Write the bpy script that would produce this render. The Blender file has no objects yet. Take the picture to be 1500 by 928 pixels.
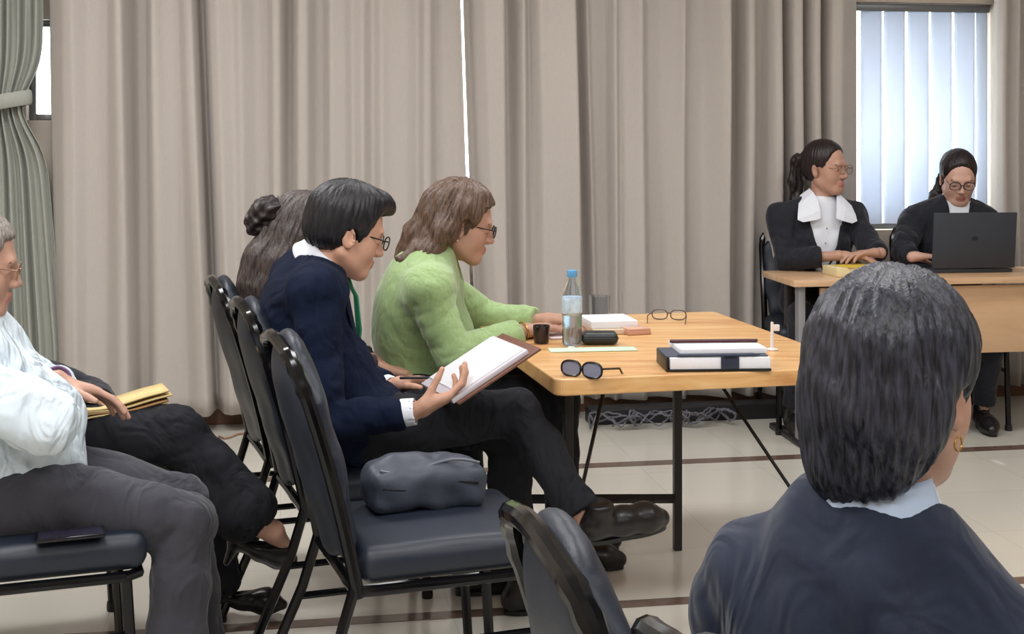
import bpy, bmesh, math, random
import numpy as np
from mathutils import Vector, Matrix

# ------------------------------------------------------------------ basics
scene = bpy.context.scene
COL = scene.collection
FPX, CX, HY, CAMH = 2000.0, 750.0, 185.0, 1.44     # focal length (px), principal point, camera height (m)

def at(px, py, d):
    """world point seen at photo pixel (px, py) at depth d metres"""
    return np.array([(px - CX) * d / FPX, d, CAMH - (py - HY) * d / FPX])

def V(*a): return np.array(a, dtype=float)
def nrm(v):
    v = np.asarray(v, float); return v / (np.linalg.norm(v) + 1e-12)
def lerp(a, b, t): return np.asarray(a, float) * (1 - t) + np.asarray(b, float) * t
def lin(c):
    return tuple(((x / 255.0) / 12.92 if x / 255.0 <= .04045 else ((x / 255.0 + .055) / 1.055) ** 2.4) for x in c)

# ------------------------------------------------------------------ materials
MATS = {}
def mat(name, rgb, rough=.6, metal=0., noise=0., nscale=40., bump=0., bscale=200., rgb2=None, spec=.5,
        sheen=0., stretch=None, coat=0., trans=0., alpha=1., ior=1.45, detail=3., fold=0., fscale=9.):
    if name in MATS: return MATS[name]
    m = bpy.data.materials.new(name); m.use_nodes = True
    nt = m.node_tree; N = nt.nodes; L = nt.links
    b = N['Principled BSDF']
    c = lin(rgb) + (1,)
    b.inputs['Base Color'].default_value = c
    b.inputs['Roughness'].default_value = rough
    b.inputs['Metallic'].default_value = metal
    b.inputs['Specular IOR Level'].default_value = spec
    b.inputs['Sheen Weight'].default_value = sheen
    b.inputs['Coat Weight'].default_value = coat
    b.inputs['Coat Roughness'].default_value = .08
    b.inputs['Transmission Weight'].default_value = trans
    b.inputs['Alpha'].default_value = alpha
    b.inputs['IOR'].default_value = ior
    tc = N.new('ShaderNodeTexCoord'); mp = N.new('ShaderNodeMapping')
    L.new(tc.outputs['Object'], mp.inputs['Vector'])
    if stretch: mp.inputs['Scale'].default_value = stretch
    if noise > 0 or rgb2:
        t = N.new('ShaderNodeTexNoise'); t.inputs['Scale'].default_value = nscale; t.inputs['Detail'].default_value = detail
        L.new(mp.outputs['Vector'], t.inputs['Vector'])
        r = N.new('ShaderNodeValToRGB'); L.new(t.outputs['Fac'], r.inputs['Fac'])
        if rgb2: c2 = lin(rgb2)
        else: c2 = tuple(x * (1 - noise) for x in c[:3])
        r.color_ramp.elements[0].color = c2 + (1,); r.color_ramp.elements[0].position = .35
        r.color_ramp.elements[1].color = c; r.color_ramp.elements[1].position = .65
        L.new(r.outputs['Color'], b.inputs['Base Color'])
    if bump > 0:
        t2 = N.new('ShaderNodeTexNoise'); t2.inputs['Scale'].default_value = bscale; t2.inputs['Detail'].default_value = 2.
        L.new(mp.outputs['Vector'], t2.inputs['Vector'])
        bp = N.new('ShaderNodeBump'); bp.inputs['Strength'].default_value = bump; bp.inputs['Distance'].default_value = .002
        L.new(t2.outputs['Fac'], bp.inputs['Height']); L.new(bp.outputs['Normal'], b.inputs['Normal'])
        if fold > 0:
            t3 = N.new('ShaderNodeTexNoise'); t3.inputs['Scale'].default_value = fscale; t3.inputs['Detail'].default_value = 2.; t3.inputs['Distortion'].default_value = 1.6
            m3 = N.new('ShaderNodeMapping'); m3.inputs['Scale'].default_value = (1., 1., .55); m3.inputs['Rotation'].default_value = (.5, .4, 0)
            L.new(tc.outputs['Object'], m3.inputs['Vector']); L.new(m3.outputs['Vector'], t3.inputs['Vector'])
            b3 = N.new('ShaderNodeBump'); b3.inputs['Strength'].default_value = fold; b3.inputs['Distance'].default_value = .045
            L.new(t3.outputs['Fac'], b3.inputs['Height']); L.new(b3.outputs['Normal'], bp.inputs['Normal'])
    MATS[name] = m
    return m

def emis(name, rgb, strength):
    if name in MATS: return MATS[name]
    m = bpy.data.materials.new(name); m.use_nodes = True
    nt = m.node_tree; b = nt.nodes['Principled BSDF']
    b.inputs['Base Color'].default_value = lin(rgb) + (1,)
    b.inputs['Emission Color'].default_value = lin(rgb) + (1,)
    b.inputs['Emission Strength'].default_value = strength
    MATS[name] = m
    return m

# ------------------------------------------------------------------ mesh containers
class MB:
    """collects shapes that become ONE mesh"""
    def __init__(s): s.v = []; s.f = []; s.mi = []
    def add(s, v, f, mi=0):
        o = len(s.v); s.v += [tuple(map(float, p)) for p in v]; s.f += [tuple(i + o for i in q) for q in f]; s.mi += [mi] * len(f)
        return s
    def box(s, c, h, R=None, bev=0., mi=0, seg=2):
        bm = bmesh.new(); bmesh.ops.create_cube(bm, size=1.)
        for v in bm.verts: v.co = Vector((v.co.x * 2 * h[0], v.co.y * 2 * h[1], v.co.z * 2 * h[2]))
        if bev > 0: bmesh.ops.bevel(bm, geom=list(bm.edges), offset=bev, segments=seg, profile=.5, affect='EDGES')
        bm.verts.index_update()
        pts = [np.array(v.co) for v in bm.verts]
        if R is not None: pts = [R @ p for p in pts]
        s.add([p + np.asarray(c, float) for p in pts], [[v.index for v in f.verts] for f in bm.faces], mi); bm.free(); return s
    def tube(s, pts, rad, n=10, closed=False, mi=0, sq=(1., 1.), up=None):
        P = [np.asarray(p, float) for p in pts]; m = len(P)
        if np.isscalar(rad): rad = [rad] * m
        T = []
        for i in range(m):
            a = P[(i - 1) % m] if (closed or i > 0) else P[i]; b = P[(i + 1) % m] if (closed or i < m - 1) else P[i]
            T.append(nrm(b - a))
        ref = np.asarray(up, float) if up is not None else (V(0, 0, 1) if abs(T[0][2]) < .9 else V(1, 0, 0))
        nn = nrm(ref - T[0] * np.dot(ref, T[0])); v = []; f = []
        for i in range(m):
            nn = nrm(nn - T[i] * np.dot(nn, T[i])); bb = np.cross(T[i], nn)
            for k in range(n):
                a = 2 * math.pi * k / n
                v.append(P[i] + rad[i] * (math.cos(a) * nn * sq[0] + math.sin(a) * bb * sq[1]))
        for i in range(m if closed else m - 1):
            j = (i + 1) % m
            for k in range(n):
                f.append((i * n + k, i * n + (k + 1) % n, j * n + (k + 1) % n, j * n + k))
        if not closed:
            f.append(tuple(range(n - 1, -1, -1))); f.append(tuple((m - 1) * n + k for k in range(n)))
        s.add(v, f, mi); return s
    def lathe(s, prof, c=(0, 0, 0), n=24, mi=0, R=None):
        v = []; f = []; m = len(prof)
        for r, z in prof:
            for k in range(n):
                a = 2 * math.pi * k / n; p = V(r * math.cos(a), r * math.sin(a), z)
                if R is not None: p = R @ p
                v.append(p + np.asarray(c, float))
        for i in range(m - 1):
            for k in range(n):
                f.append((i * n + k, i * n + (k + 1) % n, (i + 1) * n + (k + 1) % n, (i + 1) * n + k))
        if prof[0][0] > 1e-6: f.append(tuple(range(n - 1, -1, -1)))
        if prof[-1][0] > 1e-6: f.append(tuple((m - 1) * n + k for k in range(n)))
        s.add(v, f, mi); return s
    def prism(s, poly, d0, d1, fn, mi=0):
        """poly: 2-D outline (ccw); fn(x, y, d) -> world"""
        n = len(poly); v = [fn(x, y, d0) for x, y in poly] + [fn(x, y, d1) for x, y in poly]
        f = [tuple(range(n - 1, -1, -1)), tuple(range(n, 2 * n))] + [(i, (i + 1) % n, n + (i + 1) % n, n + i) for i in range(n)]
        s.add(v, f, mi); return s

def set_mesh(me, v, f):
    v = np.asarray(v, dtype=np.float32); 
    if isinstance(f, np.ndarray):
        nf = len(f); me.vertices.add(len(v)); me.vertices.foreach_set('co', v.ravel())
        me.loops.add(nf * 4); me.polygons.add(nf)
        me.loops.foreach_set('vertex_index', f.astype(np.int32).ravel())
        me.polygons.foreach_set('loop_start', np.arange(0, nf * 4, 4, dtype=np.int32))
        me.polygons.foreach_set('loop_total', np.full(nf, 4, dtype=np.int32))
        me.update(calc_edges=True)
    else:
        me.from_pydata([tuple(map(float, p)) for p in v], [], [tuple(map(int, q)) for q in f]); me.update()

def link(name, v, f, mats, parent=None, smooth=True, mi=None, origin=None, auto=None, fixn=False):
    """one mesh object; world coordinates are kept: origin / parent position is subtracted"""
    me = bpy.data.meshes.new(name)
    off = V(0, 0, 0)
    if origin is not None: off = np.asarray(origin, float)
    elif parent is not None: off = np.asarray(parent.get('_o', (0, 0, 0)), float)
    set_mesh(me, np.asarray(v, float) - off, f)
    for m in (mats if isinstance(mats, (list, tuple)) else [mats]): me.materials.append(m)
    if mi is not None: me.polygons.foreach_set('material_index', np.asarray(mi, dtype=np.int32))
    if fixn:
        bm = bmesh.new(); bm.from_mesh(me); bmesh.ops.recalc_face_normals(bm, faces=bm.faces); bm.to_mesh(me); bm.free()
    me.polygons.foreach_set('use_smooth', np.full(len(me.polygons), bool(smooth)))
    if auto is not None and smooth: me.set_sharp_from_angle(angle=math.radians(auto))
    o = bpy.data.objects.new(name, me); COL.objects.link(o)
    if origin is not None:
        o.location = off
    if parent is not None: o.parent = parent
    return o

def put(name, mb, mats, parent=None, smooth=True, origin=None, auto=35, fixn=True):
    return link(name, mb.v, mb.f, mats, parent, smooth, mb.mi if max(mb.mi) > 0 else None, origin, auto, fixn)

def tag(o, label=None, cat=None, group=None, kind=None):
    if label: o['label'] = label
    if cat: o['category'] = cat
    if group: o['group'] = group
    if kind: o['kind'] = kind
    return o

def empty(name, loc, rz=0.):
    o = bpy.data.objects.new(name, None); COL.objects.link(o); o.location = tuple(map(float, loc)); o.rotation_euler = (0, 0, rz)
    o.empty_display_size = .05
    return o

def copy_tree(o, parent=None):
    c = o.copy(); COL.objects.link(c)
    if parent is not None: c.parent = parent
    for ch in list(o.children): copy_tree(ch, c)
    return c

# ------------------------------------------------------------------ implicit surfaces
class Sdf:
    def __init__(s): s.ops = []
    @staticmethod
    def _cone(X, Y, Z, a, b, ra, rb):
        ab = b - a; L2 = float(ab @ ab) + 1e-12
        t = ((X - a[0]) * ab[0] + (Y - a[1]) * ab[1] + (Z - a[2]) * ab[2]) / L2
        t = np.clip(t, 0, 1)
        return np.sqrt((X - a[0] - t * ab[0]) ** 2 + (Y - a[1] - t * ab[1]) ** 2 + (Z - a[2] - t * ab[2]) ** 2) - (ra + (rb - ra) * t)
    def _push(s, fn, lo, hi, k, op): s.ops.append((fn, np.asarray(lo, float), np.asarray(hi, float), k, op)); return s
    def cone(s, a, b, ra, rb=None, k=.02, op='u'):
        a = np.asarray(a, float); b = np.asarray(b, float); rb = ra if rb is None else rb
        lo = np.minimum(a - ra, b - rb); hi = np.maximum(a + ra, b + rb)
        return s._push(lambda X, Y, Z: Sdf._cone(X, Y, Z, a, b, ra, rb), lo, hi, k, op)
    def chain(s, pts, rad, k=.02, op='u'):
        for i in range(len(pts) - 1): s.cone(pts[i], pts[i + 1], rad[i], rad[i + 1], k, op)
        return s
    def flat(s, a, b, ra, rb, axis, sc, k=.02, op='u'):
        """tapered capsule whose cross-section is scaled by sc along axis"""
        a = np.asarray(a, float); b = np.asarray(b, float); ax = nrm(axis); g = 1. / sc - 1.
        b2 = b + g * float((b - a) @ ax) * ax
        def fn(X, Y, Z):
            q = (X - a[0]) * ax[0] + (Y - a[1]) * ax[1] + (Z - a[2]) * ax[2]
            return Sdf._cone(X + g * q * ax[0], Y + g * q * ax[1], Z + g * q * ax[2], a, b2, ra, rb) * min(sc, 1.)
        m = max(1., sc)
        return s._push(fn, np.minimum(a - ra * m, b - rb * m), np.maximum(a + ra * m, b + rb * m), k, op)
    def ell(s, c, r, R=None, k=.02, op='u'):
        c = np.asarray(c, float); r = np.asarray(r, float); R = np.eye(3) if R is None else np.asarray(R, float)
        def fn(X, Y, Z):
            dx, dy, dz = X - c[0], Y - c[1], Z - c[2]; k0 = 0.; k1 = 0.
            for i in range(3):
                q = (dx * R[0, i] + dy * R[1, i] + dz * R[2, i]) / r[i]
                k0 = k0 + q * q; k1 = k1 + (q / r[i]) ** 2
            k0 = np.sqrt(k0); k1 = np.sqrt(k1) + 1e-9
            return k0 * (k0 - 1) / k1
        e = np.sqrt(((R * r) ** 2).sum(1))
        return s._push(fn, c - e, c + e, k, op)
    def box(s, c, h, R=None, rd=.005, k=.01, op='u'):
        c = np.asarray(c, float); h = np.asarray(h, float); R = np.eye(3) if R is None else np.asarray(R, float)
        def fn(X, Y, Z):
            dx, dy, dz = X - c[0], Y - c[1], Z - c[2]; out = 0.; mx = None
            for i in range(3):
                q = np.abs(dx * R[0, i] + dy * R[1, i] + dz * R[2, i]) - (h[i] - rd)
                out = out + np.maximum(q, 0) ** 2; mx = q if mx is None else np.maximum(mx, q)
            return np.sqrt(out) + np.minimum(mx, 0) - rd
        e = np.abs(R) @ h
        return s._push(fn, c - e, c + e, k, op)
    def cap(s, w, d, R=.09, k=.004):
        """cut away everything within R of w beyond the plane through w facing d"""
        w = np.asarray(w, float); d = nrm(d)
        def fn(X, Y, Z):
            pl = -((X - w[0]) * d[0] + (Y - w[1]) * d[1] + (Z - w[2]) * d[2])
            return np.maximum(pl, np.sqrt((X - w[0]) ** 2 + (Y - w[1]) ** 2 + (Z - w[2]) ** 2) - R)
        return s._push(fn, w - R, w + R, k, 'c')
    def fn(s, f, lo, hi, k=.01, op='c'): return s._push(f, lo, hi, k, op)
    def mesh(s, h=.005, pad=.02):
        us = [o for o in s.ops if o[4] == 'u']
        lo = np.min([o[1] for o in us], 0) - pad; hi = np.max([o[2] for o in us], 0) + pad
        n = np.ceil((hi - lo) / h).astype(int) + 1
        F = np.full(n, .5, dtype=np.float32)
        ax = [(lo[i] + h * np.arange(n[i])).astype(np.float32) for i in range(3)]
        for fn, a, b, k, op in s.ops:
            e = k + 2 * h + (.012 if op == 'u' else 0)
            i0 = np.clip(np.floor((a - e - lo) / h).astype(int), 0, n); i1 = np.clip(np.ceil((b + e - lo) / h).astype(int) + 1, 0, n)
            if (i1 <= i0).any(): continue
            sl = tuple(slice(i0[i], i1[i]) for i in range(3))
            d = fn(ax[0][sl[0]][:, None, None], ax[1][sl[1]][None, :, None], ax[2][sl[2]][None, None, :])
            f = F[sl]
            if op == 'c': f, d = -f, d
            if k > 0:
                q = np.maximum(k - np.abs(f - d), 0) / k; r = np.minimum(f, d) - q * q * k * .25
            else: r = np.minimum(f, d)
            F[sl] = r if op == 'u' else -r
        return surface_nets(F, lo, h)

def surface_nets(F, lo, h):
    F[0] = F[-1] = .5; F[:, 0] = F[:, -1] = .5; F[:, :, 0] = F[:, :, -1] = .5
    S = F < 0; cnt = np.zeros(tuple(x - 1 for x in F.shape), dtype=np.uint8)
    cs = [(i, j, k) for i in (0, 1) for j in (0, 1) for k in (0, 1)]
    sh = F.shape
    for i, j, k in cs: cnt += S[i:sh[0] - 1 + i, j:sh[1] - 1 + j, k:sh[2] - 1 + k]
    act = (cnt > 0) & (cnt < 8); idx = np.argwhere(act)
    vals = {c: F[idx[:, 0] + c[0], idx[:, 1] + c[1], idx[:, 2] + c[2]] for c in cs}
    acc = np.zeros((len(idx), 3)); num = np.zeros(len(idx))
    for a in cs:
        for d in range(3):
            if a[d] == 0:
                b = list(a); b[d] = 1; b = tuple(b)
                va, vb = vals[a], vals[b]; m = (va < 0) != (vb < 0)
                t = np.where(m, va / np.where(m, va - vb, 1), 0)
                p = np.array(a, float)[None] + t[:, None] * (np.array(b) - np.array(a))[None]
                acc += p * m[:, None]; num += m
    pos = lo + h * (idx + acc / np.maximum(num, 1)[:, None])
    vid = np.full(cnt.shape, -1, dtype=np.int32); vid[act] = np.arange(len(idx), dtype=np.int32)
    out = []
    for d in range(3):
        e1, e2 = (d + 1) % 3, (d + 2) % 3
        sa = [slice(1, -1)] * 3; sb = [slice(1, -1)] * 3
        sa[d] = slice(0, -1); sb[d] = slice(1, None)
        A = S[tuple(sa)]; B = S[tuple(sb)]; ch = np.argwhere(A != B)
        if not len(ch): continue
        ins = A[ch[:, 0], ch[:, 1], ch[:, 2]]
        base = ch.copy(); base[:, e1] += 1; base[:, e2] += 1
        def cell(o1, o2):
            q = base.copy(); q[:, e1] += o1; q[:, e2] += o2; return vid[q[:, 0], q[:, 1], q[:, 2]]
        q = np.stack([cell(-1, -1), cell(0, -1), cell(0, 0), cell(-1, 0)], 1)
        q[~ins] = q[~ins][:, ::-1]; out.append(q)
    f = np.concatenate(out) if out else np.zeros((0, 4), int)
    f = f[(f >= 0).all(1)]
    return pos, f

def biggest(v, f, keep=1):
    """drop stray crumbs: keep the largest connected piece"""
    lab = np.arange(len(v))
    while True:
        m = lab[f].min(1); new = lab.copy(); np.minimum.at(new, f.ravel(), np.repeat(m, 4)); new = new[new]
        if (new == lab).all(): break
        lab = new
    u, c = np.unique(lab, return_counts=True)
    ok = np.isin(lab, u[np.argsort(-c)[:keep]]); mp = np.cumsum(ok) - 1
    f = f[ok[f].all(1)]
    return v[ok], mp[f]

def vnorm(v, f):
    n = np.cross(v[f[:, 2]] - v[f[:, 0]], v[f[:, 3]] - v[f[:, 1]]); o = np.zeros_like(v)
    for i in range(4): np.add.at(o, f[:, i], n)
    return o / (np.linalg.norm(o, axis=1, keepdims=True) + 1e-12)

def relax(v, f, it=2, w=.5):
    for _ in range(it):
        s = np.zeros_like(v); c = np.zeros(len(v))
        for i in range(4):
            j = f[:, (i + 1) % 4]; np.add.at(s, f[:, i], v[j]); np.add.at(c, f[:, i], 1.)
        v = v * (1 - w) + w * s / np.maximum(c, 1)[:, None]
    return v

def wrinkle(v, f, amp=.004, freq=18., seed=1, dirs=None, mask=None):
    """cloth folds: warped waves pushed along the normals"""
    r = np.random.RandomState(seed); n = vnorm(v, f); w = np.zeros(len(v))
    warp = sum(np.sin(v @ (r.randn(3) * freq * .5) + r.rand() * 6) for _ in range(3))
    for i in range(5):
        d = r.randn(3) if dirs is None else np.asarray(dirs[i % len(dirs)], float) + r.randn(3) * .25
        w += np.sin(v @ (nrm(d) * freq * (1 + .9 * r.rand()) * 2.2) + warp * 1.1 + r.rand() * 6)
    w = w / 3.2; w = np.sign(w) * np.abs(w) ** 1.3
    if mask is not None: w = w * mask
    return v + n * (amp * 2 * w)[:, None]
# ------------------------------------------------------------------ materials used
M_frame = mat('black_enamel', (8, 8, 11), .14, 0., spec=.4, coat=.0)
M_seat = mat('navy_vinyl', (30, 36, 48), .45, bump=.15, bscale=300)
M_curt = mat('beige_curtain_cloth', (182, 174, 167), .9, noise=.06, nscale=60, stretch=(6, 6, .6), sheen=.2)
M_curt2 = mat('sage_curtain_cloth', (162, 164, 155), .9, noise=.10, nscale=60, stretch=(8, 8, .4), sheen=.1)
M_wall = mat('painted_wall', (186, 174, 160), .85, noise=.04, nscale=8, bump=.1)
M_ceil = mat('ceiling_white', (225, 222, 215), .9, noise=.03, nscale=5)
M_base = mat('brown_skirting', (112, 78, 58), .45, noise=.3, nscale=30, stretch=(1, 8, 8))
M_strip = mat('brown_inlay_tile', (104, 84, 74), .18, noise=.2, nscale=30)
M_alu = mat('window_aluminium', (120, 122, 124), .4, .6)
M_pine = None
M_beech = mat('beech_laminate', (206, 172, 136), .42, noise=.14, nscale=6, stretch=(1.2, 14, 14))
M_steel = mat('dark_steel', (44, 42, 44), .35, .3)
M_grey = mat('grey_steel', (150, 150, 154), .4, .4)
M_paper = mat('white_paper', (228, 228, 232), .8)
M_black = mat('black_plastic', (20, 20, 22), .4)
M_skin = mat('skin', (198, 152, 128), .5, noise=.07, nscale=60, bump=.06, bscale=500)

def floor_mat():
    m = bpy.data.materials.new('polished_floor_tile'); m.use_nodes = True
    nt = m.node_tree; N = nt.nodes; L = nt.links; b = N['Principled BSDF']
    tc = N.new('ShaderNodeTexCoord'); mp = N.new('ShaderNodeMapping'); mp.inputs['Rotation'].default_value = (0, 0, -.168)
    L.new(tc.outputs['Object'], mp.inputs['Vector'])
    br = N.new('ShaderNodeTexBrick'); br.offset = 0.; br.inputs['Scale'].default_value = 1.
    br.inputs['Brick Width'].default_value = .5; br.inputs['Row Height'].default_value = .5
    br.inputs['Mortar Size'].default_value = .002; br.inputs['Mortar Smooth'].default_value = .6
    br.inputs['Color1'].default_value = lin((206, 202, 190)) + (1,); br.inputs['Color2'].default_value = lin((202, 198, 187)) + (1,)
    br.inputs['Mortar'].default_value = lin((186, 182, 172)) + (1,)
    L.new(mp.outputs['Vector'], br.inputs['Vector'])
    ns = N.new('ShaderNodeTexNoise'); ns.inputs['Scale'].default_value = 6.; ns.inputs['Detail'].default_value = 4.
    mx = N.new('ShaderNodeMixRGB'); mx.blend_type = 'MULTIPLY'; mx.inputs['Fac'].default_value = .10
    L.new(br.outputs['Color'], mx.inputs['Color1']); L.new(ns.outputs['Fac'], mx.inputs['Color2'])
    L.new(mx.outputs['Color'], b.inputs['Base Color'])
    b.inputs['Roughness'].default_value = .16; b.inputs['Specular IOR Level'].default_value = .5
    return m

def wood_mat(name, c1, c2, c3, rot=0., sc=1.):
    m = bpy.data.materials.new(name); m.use_nodes = True
    nt = m.node_tree; N = nt.nodes; L = nt.links; b = N['Principled BSDF']
    tc = N.new('ShaderNodeTexCoord'); mp = N.new('ShaderNodeMapping'); mp.inputs['Rotation'].default_value = (0, 0, rot)
    mp.inputs['Scale'].default_value = (1.2 * sc, 9 * sc, 9 * sc)
    L.new(tc.outputs['Object'], mp.inputs['Vector'])
    n1 = N.new('ShaderNodeTexNoise'); n1.inputs['Scale'].default_value = 2.2; n1.inputs['Detail'].default_value = 5.; n1.inputs['Distortion'].default_value = .6
    L.new(mp.outputs['Vector'], n1.inputs['Vector'])
    r = N.new('ShaderNodeValToRGB'); L.new(n1.outputs['Fac'], r.inputs['Fac'])
    e = r.color_ramp.elements; e[0].position = .3; e[0].color = lin(c3) + (1,); e[1].position = .7; e[1].color = lin(c1) + (1,)
    k = r.color_ramp.elements.new(.5); k.color = lin(c2) + (1,)
    L.new(r.outputs['Color'], b.inputs['Base Color'])
    b.inputs['Roughness'].default_value = .35; b.inputs['Coat Weight'].default_value = .25; b.inputs['Coat Roughness'].default_value = .2
    return m

# ------------------------------------------------------------------ the room
WA = math.atan(.17); WD = V(math.cos(WA), math.sin(WA), 0); WN = V(math.sin(WA), -math.cos(WA), 0)   # along the back wall / into the room
W0 = V(-1.39, 6.62, 0)
def wp(t, off, z): return W0 + WD * t + WN * off + V(0, 0, z)
def wt(px, off=0.):
    """distance along the back wall where the line of sight through column px meets it"""
    r = V((px - CX) / FPX, 1, 0); b = W0 + WN * off
    A = np.array([[r[0], -WD[0]], [r[1], -WD[1]]]); return float(np.linalg.solve(A, b[:2])[1])
def wz(px, py, off=0.):
    t = wt(px, off); d = wp(t, off, 0)[1]; return CAMH - (py - HY) * d / FPX
def wbox(mb, t0, t1, o0, o1, z0, z1, bev=0., mi=0):
    R = np.stack([WD, -WN, V(0, 0, 1)], 1)
    return mb.box(wp((t0 + t1) / 2, (o0 + o1) / 2, (z0 + z1) / 2), ((t1 - t0) / 2, abs(o1 - o0) / 2, (z1 - z0) / 2), R, bev, mi)

TL, TR, ZC = -1.75, 5.2, 2.95        # wall ends, ceiling height
def struct(name, mb, m, smooth=False):
    c = np.mean(np.asarray(mb.v), 0)
    return tag(put(name, mb, m, None, smooth, origin=c), kind='structure')

# room shell: rectangle in wall coordinates
DEPTH = 9.6
fl = MB(); fl.add([wp(TL - .1, -.1, 0), wp(TR + .1, -.1, 0), wp(TR + .1, DEPTH, 0), wp(TL - .1, DEPTH, 0),
                   wp(TL - .1, -.1, -.1), wp(TR + .1, -.1, -.1), wp(TR + .1, DEPTH, -.1), wp(TL - .1, DEPTH, -.1)],
                  [(0, 3, 2, 1), (4, 5, 6, 7), (0, 1, 5, 4), (1, 2, 6, 5), (2, 3, 7, 6), (3, 0, 4, 7)])
o = link('floor', fl.v, fl.f, floor_mat(), smooth=False, fixn=True); tag(o, kind='structure')
# windows on the back wall (t0, t1, z0, z1)
wa = (wt(1246, -.03), wt(1452, -.03), wz(1350, 336), wz(1350, 4))
wb = (wt(648, -.03), wt(716, -.03), .85, 2.2)
wc = (wt(40, -.03), wt(82, -.03), wz(65, 176), wz(65, 28))
WINS = [wc, wb, wa]
bw = MB(); cur = TL
for t0, t1, z0, z1 in WINS:
    wbox(bw, cur, t0, -.14, 0, 0, ZC); wbox(bw, t0, t1, -.14, 0, 0, z0); wbox(bw, t0, t1, -.14, 0, z1, ZC); cur = t1
wbox(bw, cur, TR, -.14, 0, 0, ZC)
struct('wall_back', bw, M_wall)
mb = MB(); wbox(mb, TL - .12, TL, -.14, DEPTH, 0, ZC); struct('wall_left', mb, M_wall)
mb = MB(); wbox(mb, TR, TR + .12, -.14, DEPTH, 0, ZC); struct('wall_right', mb, M_wall)
mb = MB(); wbox(mb, TL, TR, DEPTH - .1, DEPTH, 0, ZC); struct('wall_front', mb, M_wall)
mb = MB(); wbox(mb, TL - .12, TR + .12, -.14, DEPTH, ZC, ZC + .1); struct('ceiling', mb, M_ceil)
mb = MB(); wbox(mb, TL, TR, 0, .018, 0, .095, .004); struct('baseboard_back', mb, M_base)
# brown inlay strips in the floor, parallel to the back wall
def strip(name, px, py, w):
    p = at(px, py, CAMH * FPX / (py - HY)); off = float((p - W0) @ WN)
    mb = MB(); wbox(mb, TL, TR, off - w / 2, off + w / 2, -.005, .0015); struct(name, mb, M_strip)
strip('trim_1', 1000, 676, .075); strip('trim_2', 960, 882, .06)

# windows: frame + glass
M_glass = bpy.data.materials.new('window_glass'); M_glass.use_nodes = True
_n = M_glass.node_tree; _t = _n.nodes.new('ShaderNodeBsdfTransparent'); _g = _n.nodes.new('ShaderNodeBsdfGlossy'); _m = _n.nodes.new('ShaderNodeMixShader')
_g.inputs['Roughness'].default_value = .03; _m.inputs['Fac'].default_value = .08; _t.inputs['Color'].default_value = (.95, .97, .98, 1)
_n.links.new(_t.outputs[0], _m.inputs[1]); _n.links.new(_g.outputs[0], _m.inputs[2]); _n.links.new(_m.outputs[0], _n.nodes['Material Output'].inputs['Surface'])
for i, (t0, t1, z0, z1) in enumerate(WINS):
    mb = MB()
    for a, b, c, d in ((t0, t0 + .03, z0, z1), (t1 - .03, t1, z0, z1), (t0 + .03, t1 - .03, z0, z0 + .03), (t0 + .03, t1 - .03, z1 - .03, z1)):
        wbox(mb, a, b, -.13, -.09, c, d, .003)
    fr = tag(put(f'window_{i + 1}', mb, M_alu, origin=wp((t0 + t1) / 2, -.11, z0)), kind='structure'); fr['_o'] = tuple(wp((t0 + t1) / 2, -.11, z0))
    mb = MB(); wbox(mb, t0 + .02, t1 - .02, -.113, -.108, z0 + .02, z1 - .02); put('pane', mb, M_glass, fr)
# unseen eave slab, added outside the blinds window to shade the upper slats
mb = MB(); wbox(mb, wa[0] - .5, wa[1] + .5, -.95, -.14, wa[3] + .12, wa[3] + .22)
struct('added_eave', mb, M_ceil)

# vertical blinds in window 3
M_slat = bpy.data.materials.new('blind_fabric'); M_slat.use_nodes = True
nt = M_slat.node_tree; nt.nodes.remove(nt.nodes['Principled BSDF'])
di = nt.nodes.new('ShaderNodeBsdfDiffuse'); tr = nt.nodes.new('ShaderNodeBsdfTranslucent'); ms = nt.nodes.new('ShaderNodeMixShader')
di.inputs['Color'].default_value = lin((205, 208, 214)) + (1,); tr.inputs['Color'].default_value = lin((205, 210, 220)) + (1,)
ms.inputs['Fac'].default_value = .5
nt.links.new(di.outputs[0], ms.inputs[1]); nt.links.new(tr.outputs[0], ms.inputs[2]); nt.links.new(ms.outputs[0], nt.nodes['Material Output'].inputs['Surface'])
bl = empty('vertical_blind', wp((wa[0] + wa[1]) / 2, -.05, wa[2])); bl['_o'] = tuple(bl.location)
tag(bl, 'white vertical slat blind glowing with daylight behind the two women in blazers', 'blind')
mb = MB(); wbox(mb, wa[0] + .01, wa[1] - .01, -.075, -.03, wa[3] - .045, wa[3] - .005, .004); put('head_rail', mb, M_alu, bl)
edges = [1260, 1294, 1329, 1363, 1397, 1430]
for i, px in enumerate(edges):
    t0 = wt(px + (2 if i < 5 else 0), -.05); t1 = t0 + .112 - (0 if i < 5 else .05); tm = (t0 + t1) / 2; n = 7; v = []; f = []
    ang = [.28, .3, .32, .22, .2, .25][i]
    for z in (wa[2] + .03, wa[3] - .045):
        for k in range(n):
            q = (k / (n - 1) - .5) * (t1 - t0); v.append(wp(tm + q * math.cos(ang), -.052 + q * math.sin(ang) + .008 * math.cos(q / (t1 - t0) * math.pi), z))
    for k in range(n - 1): f.append((k, k + 1, n + k + 1, n + k))
    sl = link('slat', v, f, M_slat, bl)
    md = sl.modifiers.new('t', 'SOLIDIFY'); md.thickness = .0012

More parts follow.
